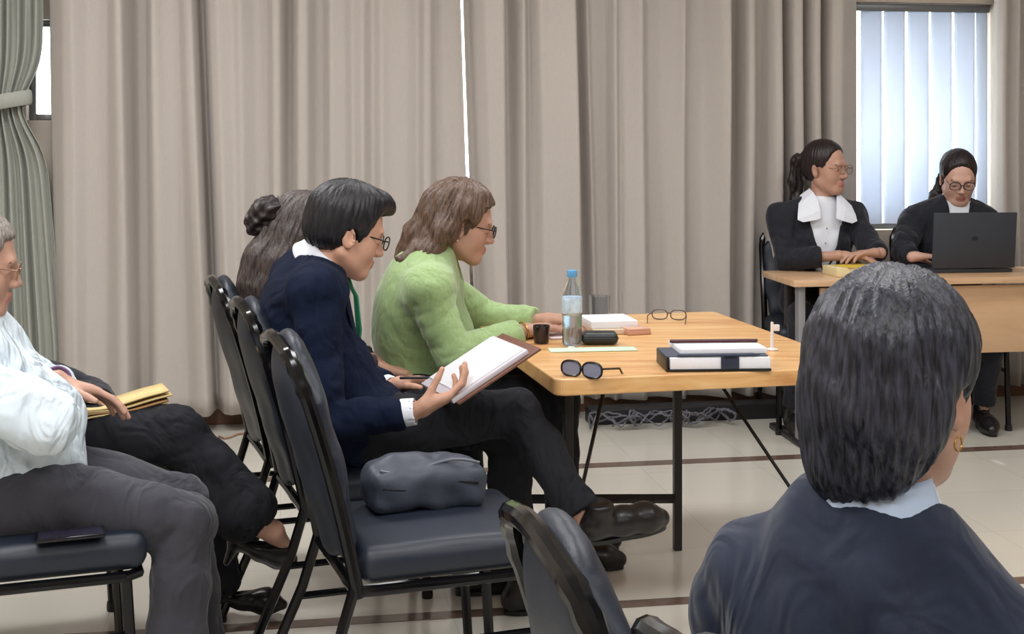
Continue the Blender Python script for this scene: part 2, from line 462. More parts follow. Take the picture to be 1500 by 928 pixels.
# ------------------------------------------------------------------ curtains
def curtain(name, pts, off, z0, z1, m, label, step=2.2, rows=30, ybot=600., amp=1.85, k_wave=0):
    """pts: (column at the top of the frame, column at y=ybot, fold depth towards the room)"""
    pts = sorted(pts); a = np.array(pts, float); n = int((a[-1, 0] - a[0, 0]) / step)
    u = np.linspace(a[0, 0], a[-1, 0], n)
    bot = np.interp(u, a[:, 0], a[:, 1])
    # smooth-ish interpolation of the fold depth
    dep = np.interp(u, a[:, 0], a[:, 2])
    ker = np.array([1, 2, 1]) / 4.
    for _ in range(2): dep[1:-1] = np.convolve(dep, ker, 'valid')
    tt = np.array([wt(x, off) for x in u]); tb = np.array([wt(x, off) for x in bot])
    ztop = wz(750, 0, off); zb = wz(750, ybot, off)
    v = []; f = []
    for j in range(rows + 1):
        q = j / rows; z = z1 + (z0 - z1) * q; w = (ztop - z) / (ztop - zb)
        for i in range(n):
            t = tt[i] + (tb[i] - tt[i]) * w
            v.append(wp(t, off + amp * dep[i] * (1 + .12 * math.sin(3.1 * z + i * .05)), z))
    for j in range(rows):
        for i in range(n - 1): f.append((j * n + i, (j + 1) * n + i, (j + 1) * n + i + 1, j * n + i + 1))
    c = wp((tt[0] + tt[-1]) / 2, off, z0)
    o = link(name, v, f, m, origin=c)
    md = o.modifiers.new('cloth', 'SOLIDIFY'); md.thickness = .003
    return tag(o, label, 'curtain')

C1 = [(72,82,0),(95,100,.05),(110,118,.06),(130,130,.035),(160,160,.03),(172,180,.07),(184,195,.075),(189,199,0),(200,206,-.03),(215,222,-.02),(221,226,.05),(228,240,.055),(240,262,.04),(262,280,.03),(270,292,.065),(284,310,.08),(289,315,-.02),(297,320,-.05),(303,328,.04),(318,340,.06),(340,352,.045),(352,362,.06),(372,380,.03),(392,396,.02),(398,402,.06),(412,414,.055),(417,419,0),(428,428,-.01),(434,434,.05),(450,450,.05),(462,462,.01),(472,474,.005),(482,482,.05),(505,508,.04),(515,518,.025),(530,530,.05),(545,545,.02),(556,556,.05),(570,570,.04),(595,595,.035),(612,612,.02),(618,618,.055),(630,632,.05),(635,640,.01),(650,660,.02),(666,686,.04),(670,691,.05)]
C2 = [(675,697,.05),(682,704,0),(690,716,.02),(705,730,.05),(735,742,.055),(741,749,-.03),(750,758,-.01),(765,768,.04),(773,782,-.005),(784,796,.05),(800,805,.05),(815,825,.06),(838,850,.075),(843,855,-.04),(850,865,-.04),(858,872,.03),(864,880,-.01),(888,895,-.01),(897,897,.05),(905,905,.015),(920,915,.03),(935,940,.055),(946,949,.0),(970,965,0),(990,985,.03),(998,998,.05),(1004,1004,-.005),(1030,1030,.005),(1050,1055,.05),(1063,1063,.06),(1069,1067,-.03),(1083,1080,-.03),(1088,1086,.045),(1100,1098,.045),(1106,1104,-.01),(1118,1117,-.01),(1125,1124,.05),(1139,1138,.06),(1144,1144,-.06),(1149,1150,-.06),(1153,1153,.04),(1170,1170,.055),(1174,1174,-.05),(1178,1178,-.05),(1182,1182,.05),(1195,1196,.055),(1200,1200,-.06),(1204,1204,-.05),(1209,1209,.04),(1225,1225,.05),(1240,1240,.015),(1257,1257,-.01)]
C3 = [(1456,1456,0.),(1464,1464,.05),(1472,1472,.0),(1482,1482,.055),(1490,1490,.0),(1500,1500,.05),(1512,1512,.0),(1525,1525,.05),(1540,1540,.0),(1560,1560,.05)]
curtain('curtain', C1, .118, .085, 2.6, M_curt, 'wide beige curtain panel hanging left of the bright slit, behind the seated people')
curtain('curtain', C2, .118, .085, 2.6, M_curt, 'wide beige curtain panel hanging between the bright slit and the blind window')
curtain('curtain', C3, .10, .085, 2.6, M_curt, 'beige curtain edge hanging right of the white vertical blind')
# tied-back curtain at the far left
def tied():
    n = 90; rows = 70; v = []; f = []; off = .16
    tl = wt(-70, off); tr = wt(62, off); zt = wz(20, 158, off); z0, z1 = .10, 2.6
    rs = np.random.RandomState(4); ph = rs.rand(6) * 6
    for j in range(rows + 1):
        z = z1 + (z0 - z1) * j / rows; g = math.exp(-((z - zt) / .16) ** 2); wid = 1 - .42 * g * 1.0
        drop = max(0, (zt - z)); ctr = wt(-5, off)
        for i in range(n):
            q = i / (n - 1); t = tl + (tr - tl + .09 * min(1, drop * .9) * q) * q
            t = ctr + (t - ctr) * wid
            d = (.028 * math.sin(q * 62 + ph[0] + .8 * math.sin(z * 1.3)) + .016 * math.sin(q * 97 + ph[1] + z * .7)) * (1 - .3 * g) + .03 * g
            v.append(wp(t, off + d, z))
    for j in range(rows):
        for i in range(n - 1): f.append((j * n + i, (j + 1) * n + i, (j + 1) * n + i + 1, j * n + i + 1))
    c = wp(wt(0, off), off, z0)
    o = link('tied_curtain', v, f, M_curt2, origin=c); o['_o'] = tuple(c)
    md = o.modifiers.new('cloth', 'SOLIDIFY'); md.thickness = .003
    tag(o, 'grey green curtain gathered by a tieback at the far left edge', 'curtain')
    mb = MB(); ring = []
    ctr = wt(-5, off)
    for k in range(40):
        a = 2 * math.pi * k / 40
        ring.append(wp(ctr + .155 * math.cos(a), off + .03 + .075 * math.sin(a), zt + .02 + .03 * math.cos(a)))
    mb.tube(ring, .008, 8, True, sq=(4.2, 1.), up=(0, 0, 1)); put('tieback', mb, M_curt2, o)
tied()
# ------------------------------------------------------------------ banquet chairs
FA = math.atan2(.333, .943); FX = V(.943, .333, 0); LX = V(-.333, .943, 0)

def make_chair(loc, rz, label, group='black framed banquet chairs'):
    r = empty('banquet_chair', loc, rz); r['_o'] = (0, 0, 0); tag(r, label, 'chair', group)
    def part(name, mb, m, par=r, **k):
        o = put(name, mb, m, None, **k); o.parent = par; return o
    # seat cushion
    bm = MB(); S = Sdf(); S.box((.215, 0, .462), (.235, .215, .042), None, .035, 0); S.ell((.215, 0, .49), (.19, .17, .022), None, .03)
    v, f = S.mesh(.008); o = link('seat', v, f, M_seat); o.parent = r
    # upright curve of the back
    def bx(z): q = (z - .43) / .52; return -.03 - .10 * q - .045 * q * q
    def arch(hw, top, n=26):
        pts = []
        for i in range(9): z = .40 + (.82 - .40) * i / 8; pts.append((-hw, z))
        for i in range(1, 9):
            a = math.pi - (math.pi / 2) * i / 8; pts.append((-hw * .55 + hw * .45 * math.cos(a), .82 + (top - .82) * .88 * math.sin(a)))
        pts2 = [(-y, z) for y, z in reversed(pts)]
        mid = [(hw * .55 * (-1 + 2 * i / 6), top - (top - .82) * .12 * (1 - math.sin(math.pi * i / 6))) for i in range(1, 6)]
        return pts + mid + pts2
    A = arch(.205, .955)
    P = [V(bx(z), y, z) for y, z in A]
    rad = []
    for i, (y, z) in enumerate(A):
        k = min(i, len(A) - 1 - i); rad.append(.0155 if k not in (10, 12, 14) else .0185)
    mb = MB(); mb.tube(P, rad, 10, up=(1, 0, 0)); part('back_frame', mb, M_frame)
    # pad
    A2 = arch(.185, .93); v = []; f = []; m = len(A2)
    S = Sdf()
    for z0, z1, w0, w1 in ((.52, .66, .165, .168), (.66, .80, .168, .165), (.80, .885, .165, .10)):
        for y0, y1 in ((-1, -1), (0, 0), (1, 1)):
            S.flat(V(bx(z0) + .012, y0 * (w0 - .03), z0), V(bx(z1) + .012, y1 * (w1 - .03), z1), .085 if y0 == 0 else .05, .075 if y0 == 0 else .05, (1, 0, 0), .42, .04)
    v, f = S.mesh(.008); o = link('backrest', v, f, M_seat); o.parent = r
    # seat frame
    mb = MB(); q = [V(-.03, -.205, .412), V(.02, -.212, .412), V(.40, -.212, .412), V(.43, -.19, .412), V(.43, .19, .412), V(.40, .212, .412), V(.02, .212, .412), V(-.03, .205, .412)]
    mb.tube(q, .013, 8, True); part('seat_frame', mb, M_frame)
    for s in (-1, 1):
        mb = MB(); mb.tube([V(-.03, s * .205, .43), V(-.07, s * .207, .30), V(-.20, s * .212, .006)], .0135, 8); lg = part('leg', mb, M_frame)
        mb = MB(); mb.lathe([(.017, 0), (.018, .01), (.0165, .028)], (-.198, s * .212, 0), 12); part('foot_cap', mb, M_black, lg)
        mb = MB(); mb.tube([V(.40, s * .205, .42), V(.425, s * .207, .006)], .0135, 8); lg = part('leg', mb, M_frame)
        mb = MB(); mb.lathe([(.017, 0), (.018, .01), (.0165, .028)], (.424, s * .207, 0), 12); part('foot_cap', mb, M_black, lg)
        mb = MB(); mb.tube([V(-.085, s * .207, .275), V(.408, s * .206, .275)], .0095, 8); part('stretcher', mb, M_frame)
    return r

chair = make_chair((-.385, 3.22, 0), FA, 'empty black banquet chair holding a dark pouch bag on its seat')
def more_chair(loc, rz, label):
    c = copy_tree(chair); c.location = tuple(map(float, loc)); c.rotation_euler = (0, 0, rz); c['label'] = label; return c
more_chair((-.59, 3.84, 0), FA, 'black banquet chair under the man in the navy suit reading a folder')
more_chair((-.78, 4.375, 0), FA, 'black banquet chair farthest along the row, under the woman with a dark hair bun')
more_chair((-1.33, 3.185, 0), FA, 'black banquet chair under the person in the pale blue shirt at the left edge')
more_chair((-1.52, 3.73, 0), FA, 'black banquet chair under the person in black trousers holding yellowed papers')
ga = math.radians(13.3); more_chair((.197, 1.695, 0), ga, 'black banquet chair in the foreground under the grey haired man seen from behind')
more_chair((.335, 1.27, 0), ga, 'black banquet chair nearest the camera, only its shiny top corner showing at the bottom edge')
more_chair((1.47, 6.80, 0), math.radians(-92), 'black banquet chair under the woman with a wide white collar at the desk')
more_chair((2.16, 6.90, 0), math.radians(-92), 'black banquet chair under the woman behind the laptop')

# ------------------------------------------------------------------ near pine table
TU = V(.974, .225, 0); TV = V(-.225, .974, 0); T0 = V(.119, 3.72, 0)
def tp(u, v, z): return T0 + TU * u + TV * v + V(0, 0, z)
RT = np.stack([TU, TV, V(0, 0, 1)], 1)
M_pine = wood_mat('honey_pine', (224, 182, 128), (214, 166, 108), (190, 134, 82), -.227, 1.)
TW, TLN = .93, 1.20
tb = empty('folding_table', tp(TW / 2, TLN / 2, 0)); tb['_o'] = tuple(tb.location)
tag(tb, 'honey coloured pine table on dark steel legs in front of the woman in green', 'table')
mb = MB()
def rr(w, l, r, n=6):
    out = []
    for cx, cy, a0 in ((w - r, r, -90), (w - r, l - r, 0), (r, l - r, 90), (r, r, 180)):
        for i in range(n + 1):
            a = math.radians(a0 + 90 * i / n); out.append((cx + r * math.cos(a), cy + r * math.sin(a)))
    return out
mb.prism(rr(TW, TLN, .03), .704, .75, lambda x, y, d: tp(x, y, d))
o = put('tabletop', mb, M_pine, tb, smooth=False)
bv = o.modifiers.new('bevel', 'BEVEL'); bv.width = .004; bv.segments = 2; bv.limit_method = 'ANGLE'
LEGS = [(.09, .20), (.865, .16), (.10, .92), (.64, .80)]
for u, v in LEGS:
    mb = MB(); mb.box(tp(u, v, .353), (.0135, .0135, .352), RT, .003); put('leg', mb, M_steel, tb)
mb = MB(); mb.tube([tp(.10, .92, .175), tp(.64, .80, .175)], .016, 4, up=(0, 0, 1)); put('crossbar', mb, M_steel, tb)
mb = MB(); mb.tube([tp(.09, .20, .22), tp(.33, .56, .70)], .006, 6); put('brace', mb, M_steel, tb)
mb = MB(); mb.tube([tp(.865, .16, .22), tp(.62, .50, .70)], .006, 6); put('brace', mb, M_steel, tb)
mb = MB(); mb.tube([tp(.09, .20, .69), tp(.10, .92, .69)], .012, 4, up=(0, 0, 1)); mb.tube([tp(.865, .16, .69), tp(.64, .80, .69)], .012, 4, up=(0, 0, 1))
mb.tube([tp(.09, .56, .69), tp(.80, .50, .69)], .012, 4, up=(0, 0, 1)); put('under_frame', mb, M_steel, tb)

def tat(px, py, z):
    """point on the line of sight at height z (things resting on a top)"""
    d = (CAMH - z) * FPX / (py - HY); return at(px, py, d)

# ---- things on the pine table
ZT = .751
def root_of(name, p, label, cat, group=None):
    e = empty(name, p); e['_o'] = tuple(e.location); tag(e, label, cat, group); return e

# water bottle
p = tat(838, 505, ZT); b = root_of('water_bottle', p, 'clear plastic water bottle with a light blue cap on the pine table', 'bottle')
M_pet = mat('clear_plastic', (228, 240, 250), .1, trans=1., ior=1.15, alpha=.8)
M_cap = mat('blue_cap', (96, 158, 206), .4)
prof = [(.001, 0), (.026, 0), (.031, .008), (.0315, .05), (.0295, .055), (.0315, .06), (.0315, .10), (.029, .106), (.031, .112), (.031, .150), (.0295, .165), (.024, .185), (.0155, .205), (.0125, .212), (.0125, .222)]
mb = MB(); mb.lathe(prof, p, 28); put('body', mb, M_pet, b, auto=60)
mb = MB(); mb.lathe([(.0315, .104), (.0322, .106), (.0322, .15), (.0315, .152)], p, 28); put('label_band', mb, mat('pale_label', (196, 216, 232), .5, noise=.25, nscale=60), b)
mb = MB(); mb.lathe([(.001, .004), (.0265, .004), (.0295, .02), (.0295, .095), (.001, .095)], p, 24); put('water', mb, mat('water', (205, 228, 236), .02, trans=1., ior=1.25), b)
mb = MB(); mb.lathe([(.0155, .214), (.0165, .216), (.0165, .232), (.015, .236), (.001, .237)], p, 24); put('cap', mb, M_cap, b)

# dark coffee glass
p = tat(793, 502, ZT); b = root_of('coffee_cup', p, 'small dark cup of black coffee beside the water bottle', 'cup')
mb = MB(); mb.lathe([(.001, 0), (.022, 0), (.024, .004), (.0275, .055), (.0265, .056), (.0235, .044), (.001, .044)], p, 26); put('cup', mb, mat('dark_cup', (38, 28, 28), .15), b)
mb = MB(); mb.lathe([(.024, .046), (.001, .046)], p, 24); put('coffee', mb, mat('coffee', (24, 14, 10), .08), b)

# tumbler
p = tat(878, 470, ZT); b = root_of('glass_tumbler', p, 'empty clear glass tumbler behind the white notepad', 'glass')
mb = MB(); mb.lathe([(.001, .0), (.034, 0), (.038, .09), (.0365, .09), (.033, .008), (.001, .008)], p, 28)
put('tumbler', mb, mat('drinking_glass', (225, 230, 235), .05, trans=1., ior=1.2), b)

def slab(name, c, hx, hy, hz, ang, m, label=None, cat=None, parent=None, bev=.002, group=None):
    R = np.stack([V(math.cos(ang), math.sin(ang), 0), V(-math.sin(ang), math.cos(ang), 0), V(0, 0, 1)], 1)
    mb = MB(); mb.box(c + V(0, 0, hz), (hx, hy, hz), R, bev)
    o = put(name, mb, m, parent, smooth=True, origin=None if parent else c)
    if label: tag(o, label, cat, group)
    return o
# white notepad block + beige folder underneath, dark pouch in front
p = tat(893, 483, ZT)
slab('paper_folder', p, .085, .10, .008, .25, mat('cream_card', (206, 186, 160), .8), 'cream paper folder lying under the white notepad on the pine table', 'folder')
slab('notepad', p + V(-.005, .01, .0165), .08, .085, .012, .2, M_paper, 'thick white notepad lying behind the water bottle', 'notepad')
p = tat(878, 503, ZT)
S = Sdf(); S.box(p + V(0, 0, .02), (.058, .038, .019), None, .016, 0); v, f = S.mesh(.004)
e = link('glasses_case', v, f, mat('dark_case', (34, 40, 38), .35, bump=.1), origin=p); tag(e, 'black rounded glasses case lying right of the water bottle', 'case'); e['_o'] = tuple(p)
mb = MB(); q = [p + V(.0585 * sx, .0385 * sy, .021) for sx, sy in ((-.8, -1), (.8, -1), (1, -.8), (1, .8), (.8, 1), (-.8, 1), (-1, .8), (-1, -.8))]
mb.tube(q, .0012, 6, True); put('seam', mb, M_steel, e)
# pale green sheet
p = tat(868, 512, ZT)
slab('paper_sheet', p, .135, .035, .0012, .12, mat('pale_green_paper', (190, 212, 186), .8), 'pale green paper sheet lying under the water bottle', 'paper', bev=.0004)
# pinkish brown wallet, open papers near the woman's hands
p = tat(928, 487, ZT)
w = slab('wallet', p, .042, .05, .007, .35, mat('tan_leather', (190, 142, 118), .5, bump=.1), 'pinkish tan wallet lying right of the glasses case', 'wallet'); w['_o'] = tuple(p)
slab('flap', p + V(0, 0, .0142), .040, .048, .003, .35, mat('tan_leather_2', (200, 158, 134), .5), parent=w)
p = tat(822, 492, ZT)
slab('paper_sheet', p, .055, .06, .002, .3, mat('pink_white_paper', (222, 204, 206), .8), 'pinkish white paper sheet under the hands of the woman in green', 'paper', bev=.0006)

def rim(mb, c, ax, ay, rx, ry, r=.0018, n=26, pw=2.6):
    pts = []
    for k in range(n):
        a = 2 * math.pi * k / n; ca, sa = math.cos(a), math.sin(a)
        pts.append(c + ax * rx * math.copysign(abs(ca) ** (2 / pw), ca) + ay * ry * math.copysign(abs(sa) ** (2 / pw), sa))
    mb.tube(pts, r, 6, True); return pts
def specs(name, o, fwd, left, up, m, ml, parent=None, label=None, cat=None, tl=.125, rx=.025, ry=.019, half=.033, r=.002, fold=False, drop=.35):
    """a pair of spectacles: o = bridge point, temples run back along -fwd"""
    if parent is None: e = empty(name, o); e['_o'] = tuple(o); tag(e, label, cat)
    mb = MB(); lens = []
    for s in (-1, 1): lens.append(rim(mb, o + left * half * s, left, up, rx, ry, r))
    mb.tube([o + left * (half - rx) * q + up * (.004 * (1 - q * q) + .002) + fwd * .003 * (1 - q * q) for q in np.linspace(-1, 1, 7)], r, 6)
    fr = put('glasses' if parent is not None else 'rims', mb, m, parent if parent is not None else e)
    par = parent if parent is not None else e
    fr['_o'] = par['_o']
    for s in (-1, 1):
        a = o + left * (half + rx) * s + up * .006
        mb = MB(); mb.tube([a, a - fwd * tl * .75 + left * s * .008, a - fwd * tl + left * s * .006 - up * .022], [r, r, r * .9], 6); put('temple', mb, m, fr)
    for s, L in zip((-1, 1), lens):
        c = o + left * half * s; n = len(L); v = [c + fwd * .0015] + L
        link('lens', v, [(0, 1 + k, 1 + (k + 1) % n) for k in range(n)], ml, fr)
    return fr
# sunglasses standing on the near corner of the table, lens facing the room
M_lens_dark = mat('mirror_lens', (150, 152, 172), .15, .3)
o = tat(852, 552, ZT) + V(0, 0, .0215)
specs('sunglasses', o + V(.0, 0, 0), nrm(V(-.52, -.85, .12)), nrm(V(-.85, .52, 0)), nrm(V(.03, .08, 1)), mat('brown_black_frame', (26, 22, 24), .25), M_lens_dark, None,
      'dark framed sunglasses with bluish lenses lying at the near left table corner', 'sunglasses', tl=.12, rx=.030, ry=.021, r=.003)
# reading glasses far edge
o = tat(980, 468, ZT) + V(0, 0, .018)
specs('reading_glasses', o, nrm(V(.2, .97, .0)), nrm(V(-.97, .2, 0)), V(0, 0, 1), mat('brown_frame', (70, 46, 40), .3), M_glass, None,
      'brown reading glasses lying near the far edge of the pine table', 'glasses', tl=.11, rx=.027, ry=.017, r=.002)
# planner with white pages, pen in its loop, loose sheets on top
p = tat(1045, 536, ZT); a = .06
pl = root_of('planner', p, 'black covered planner with thick white pages and a clasp at the right of the table', 'planner')
def sp(name, dx, dy, z0, hx, hy, hz, m, ang=a, par=pl, bev=.0015):
    R = np.stack([V(math.cos(ang), math.sin(ang), 0), V(-math.sin(ang), math.cos(ang), 0), V(0, 0, 1)], 1)
    mb = MB(); mb.box(p + R @ V(dx, dy, z0 + hz), (hx, hy, hz), R, bev); return put(name, mb, m, par)
sp('back_cover', 0, 0, 0, .148, .085, .003, M_black); sp('pages', .003, .002, .006, .143, .082, .016, M_paper); sp('spine', -.148, 0, 0, .003, .085, .020, M_black)
sp('front_cover', -.003, .008, .038, .146, .078, .0018, mat('slate_cover', (70, 74, 88), .5))
sp('clasp', .03, -.084, .006, .026, .004, .021, mat('dark_clasp', (44, 50, 66), .3), bev=.003)
sp('pen_loop', .03, -.082, .033, .02, .006, .007, mat('dark_clasp', (44, 50, 66), .3), bev=.003)
q = p + V(0, -.078, .0455); mb = MB(); ux = V(math.cos(a), math.sin(a), 0)
mb.tube([q - ux * .115, q - ux * .11, q + ux * .10, q + ux * .122], [.003, .005, .005, .0012], 10)
e = put('pen', mb, mat('slate_pen', (64, 72, 88), .3, .2), origin=q); tag(e, 'slate grey pen held in the planner loop', 'pen')
pp = p; 
s1 = MB(); R = np.stack([V(math.cos(.1), math.sin(.1), 0), V(-math.sin(.1), math.cos(.1), 0), V(0, 0, 1)], 1)
for i in range(1): s1.box(p + R @ V(.02, .04, .0418 + .008), (.125, .085, .0075), R, .001)
e = put('paper_stack', s1, M_paper, origin=p + V(0, 0, .0418)); tag(e, 'stack of white sheets lying on top of the black planner', 'papers')
q = p + V(.01, .06, .0634); mb = MB(); mb.tube([q - ux * .13, q - ux * .128, q + ux * .128, q + ux * .13], [.002, .0052, .0052, .002], 10)
e = put('pen', mb, mat('maroon_pen', (66, 22, 30), .3), origin=q); tag(e, 'long maroon pen lying on top of the white sheets', 'pen')
# little white stand
p = tat(1131, 512, ZT); b = root_of('table_stand', p, 'small white upright stand with a side tab behind the planner', 'stand')
mw = mat('white_plastic', (224, 220, 218), .5)
mb = MB(); mb.lathe([(.001, 0), (.018, 0), (.018, .003), (.006, .006), (.0045, .085), (.001, .086)], p, 16); put('post', mb, mw, b)
mb = MB(); mb.box(p + V(.011, 0, .068), (.012, .003, .010), None, .002); put('tab', mb, mw, b)

# ------------------------------------------------------------------ clutter along the wall under the table
p = wp(1.35 + 1.0, .28, 0)
mb = MB(); wbox(mb, wt(862, .3), wt(1150, .3), .22, .34, 0, .075, .006); e = put('cable_duct', mb, mat('black_duct', (24, 24, 27), .5), origin=p); tag(e, 'long black cable box on the floor below the curtain, seen under the table', 'cable box')
rs = np.random.RandomState(7)
M_cab = [mat('grey_cable', (96, 94, 102), .5), mat('dark_cable', (30, 30, 36), .5)]
for k, (pa, pb, txt) in enumerate(((858, 935, 'tangled grey cable heap at the left end of the black cable box'), (920, 1010, 'tangled cable coil beside the middle of the black cable box'), (990, 1075, 'tangled grey cable coil right of the near table leg'))):
    c0, c1 = wt(pa, .42), wt(pb, .42); pts = []
    for i in range(140):
        a = i * .33; q = i / 139.
        pts.append(wp(c0 + (c1 - c0) * (.5 + .45 * math.sin(a * .31 + k)) , .43 + .06 * math.sin(a * .9 + k * 2), .012 + .055 * abs(math.sin(a * .53 + k)) + .01 * rs.rand()))
    mb = MB(); mb.tube(pts, .0045, 6); e = put('cable_tangle', mb, M_cab[0], origin=wp((c0 + c1) / 2, .43, 0)); tag(e, txt, 'cable', 'cables by the cable box')
# cord on floor left below curtain edge
pts = [at(318, 634, 6.2) * V(1, 1, 0) + V(0, 0, .006)] + [wp(wt(320 + 9 * i, .3), .3 + .05 * math.sin(i * 1.3), .006) for i in range(8)]
mb = MB(); mb.tube(pts, .005, 6); e = put('floor_cord', mb, mat('tan_cord', (150, 120, 96), .6), origin=pts[3]); tag(e, 'thin tan cord on the floor below the curtain beside the farthest chair', 'cord')

# ------------------------------------------------------------------ back desk
DU = nrm(V(1, .15, 0)); DN = V(-DU[1], DU[0], 0); D0 = at(1163, 411, 6.10); D0[2] = 0
def dp(u, v, z): return D0 + DU * u + DN * v + V(0, 0, z)
RD = np.stack([DU, DN, V(0, 0, 1)], 1)
DWID = 1.75; DD = .43
dk = empty('office_desk', dp(DWID / 2, DD / 2, 0)); dk['_o'] = tuple(dk.location); tag(dk, 'beech coloured office desk in front of the two women in dark blazers', 'desk')
M_beech = wood_mat('beech_laminate_grain', (214, 178, 142), (208, 170, 132), (198, 158, 120), -.15, .8)
mb = MB(); mb.box(dp(DWID / 2, DD / 2 , .736), (DWID / 2, DD / 2, .0145), RD, .003); put('desktop', mb, M_beech, dk)
mb = MB(); mb.box(dp(DWID / 2 + .05, .05, .555), (DWID / 2 - .09, .009, .155), RD, .002); put('modesty_panel', mb, M_beech, dk)
for u in (.055, DWID - .06):
    mb = MB(); mb.box(dp(u, .07, .36), (.016, .025, .36), RD, .003); put('leg', mb, M_grey, dk)
    mb = MB(); mb.box(dp(u + .03, .30, .36), (.016, .025, .36), RD, .003); put('leg', mb, M_steel, dk)
    mb = MB(); mb.box(dp(u, .20, .014), (.025, .22, .014), RD, .006); put('foot', mb, M_steel, dk)
ZD = .7515
# laptop
lc = dp(.95, .19, ZD); la = .02
lt = root_of('laptop', lc, 'open dark grey laptop on the desk with its lid towards the camera', 'laptop')
LU = nrm(V(1, .12, 0)); LN = V(-LU[1], LU[0], 0); RL = np.stack([LU, LN, V(0, 0, 1)], 1)
M_lap = mat('laptop_grey', (58, 62, 70), .45, .2)
mb = MB(); mb.box(lc + LN * .13 + V(0, 0, .009), (.20, .125, .008), RL, .004); put('base', mb, M_lap, lt)
lu = nrm(V(0, 0, 1) - LN * .10); ln = np.cross(LU, lu); RLD = np.stack([LU, ln, lu], 1)
mb = MB(); mb.box(lc + lu * .142 + V(0, 0, .012), (.205, .004, .132), RLD, .004); lid = put('lid', mb, M_lap, lt); lid['_o'] = lt['_o']
def emblem():
    mb = MB(); c = lc + lu * .152 + V(0, 0, .012) - ln * np.sign(ln[1]) * .0046
    n = 20; v = [c + LU * .016 * math.cos(2 * math.pi * k / n) + lu * .011 * math.sin(2 * math.pi * k / n) for k in range(n)]
    mb.add(v, [tuple(range(n))]); put('emblem', mb, mat('emblem_dark', (30, 32, 38), .3), lid)
emblem()
mb = MB(); mb.box(lc + lu * .145 + V(0, 0, .012) + ln * np.sign(ln[1]) * .0043, (.19, .0006, .118), RLD, 0); put('screen', mb, mat('screen_dark', (28, 32, 40), .2), lid)
# papers on the desk
p = tat(1252, 402, ZD); 
e = slab('document_folder', p, .125, .080, .020, .2, mat('cream_papers', (222, 206, 160), .8), 'cream and yellow folder of papers under the hands of the woman with the white collar', 'folder')
e['_o'] = tuple(p)
slab('yellow_sheet', p + V(.02, -.01, .0402), .10, .06, .003, .35, mat('yellow_sheet', (206, 178, 70), .7), parent=e)
p = tat(1305, 403, ZD); slab('paper_sheet', p + V(.05, -.02, 0), .10, .07, .002, .1, M_paper, 'white sheet lying on the desk in front of the cream folder', 'paper', bev=.0006)

# ------------------------------------------------------------------ things on seats
sc = V(-.385, 3.22, 0)
p = sc + FX * .20 + LX * .07 + V(0, 0, .514)
M_bag = mat('slate_bag_nylon', (56, 62, 74), .5, bump=.3, bscale=120)
bg = root_of('pouch_bag', p, 'dark slate zipped pouch bag resting on the empty banquet chair', 'bag')
Rb = np.stack([FX, LX, V(0, 0, 1)], 1)
S = Sdf(); S.box(p + V(0, 0, .048), (.145, .075, .05), Rb, .03, 0); S.ell(p + V(0, 0, .065), (.15, .07, .055), Rb, .03); S.ell(p + V(-.06, 0, .09), (.06, .05, .035), Rb, .03)
v, f = S.mesh(.006); v = wrinkle(v, f, .004, 22, 3); link('bag_body', v, f, M_bag, bg)
mb = MB(); mb.tube([p + FX * x - LX * (.052) + V(0, 0, .104 + .012 * math.sin(x * 25)) for x in np.linspace(-.12, .13, 12)], .0035, 6); put('zip', mb, mat('zip_grey', (96, 100, 108), .4), bg)
mb = MB(); mb.tube([p + FX * x - LX * .074 + V(0, 0, .062 + .006 * math.sin(x * 30)) for x in np.linspace(-.12, .12, 10)], .003, 6); put('piping', mb, M_black, bg)
# phone on the left seat
p = tat(103, 785, .512); e = slab('mobile_phone', p, .075, .036, .0045, FA + .02, mat('phone_black', (18, 18, 24), .2), 'flat black phone lying on the seat edge beside the person in the pale blue shirt', 'phone', bev=.003)
e['_o'] = tuple(p)
slab('phone_screen', p + V(0, 0, .009), .069, .031, .0004, FA + .02, mat('screen_glass', (40, 38, 52), .06), parent=e, bev=.0)
# ------------------------------------------------------------------ people
class Frame:
    """head / hand frame: o origin, f forward, l left, u up"""
    def __init__(s, o, f, u=(0, 0, 1), sc=1., roll=0.):
        s.o = np.asarray(o, float); s.f = nrm(f); u = np.asarray(u, float); s.l = nrm(np.cross(u, s.f)); s.u = np.cross(s.f, s.l); s.s = sc
        if roll: c, q = math.cos(roll), math.sin(roll); s.l, s.u = c * s.l + q * s.u, c * s.u - q * s.l
        s.R = np.stack([s.f, s.l, s.u], 1)
    def p(s, x, y, z): return s.o + s.s * (s.f * x + s.l * y + s.u * z)
    def loc(s, v): return (np.asarray(v) - s.o) @ s.R / s.s
    def r(s, *a): return V(*a) * s.s

M_lip = mat('lips', (176, 118, 106), .5)
M_hairs = {}
def hair_mat(name, c1, c2, stretch=(60, 60, 4), rough=.38):
    m = mat(name, c1, rough, rgb2=c2, nscale=4, stretch=stretch, bump=.6, bscale=7, spec=.45); return m

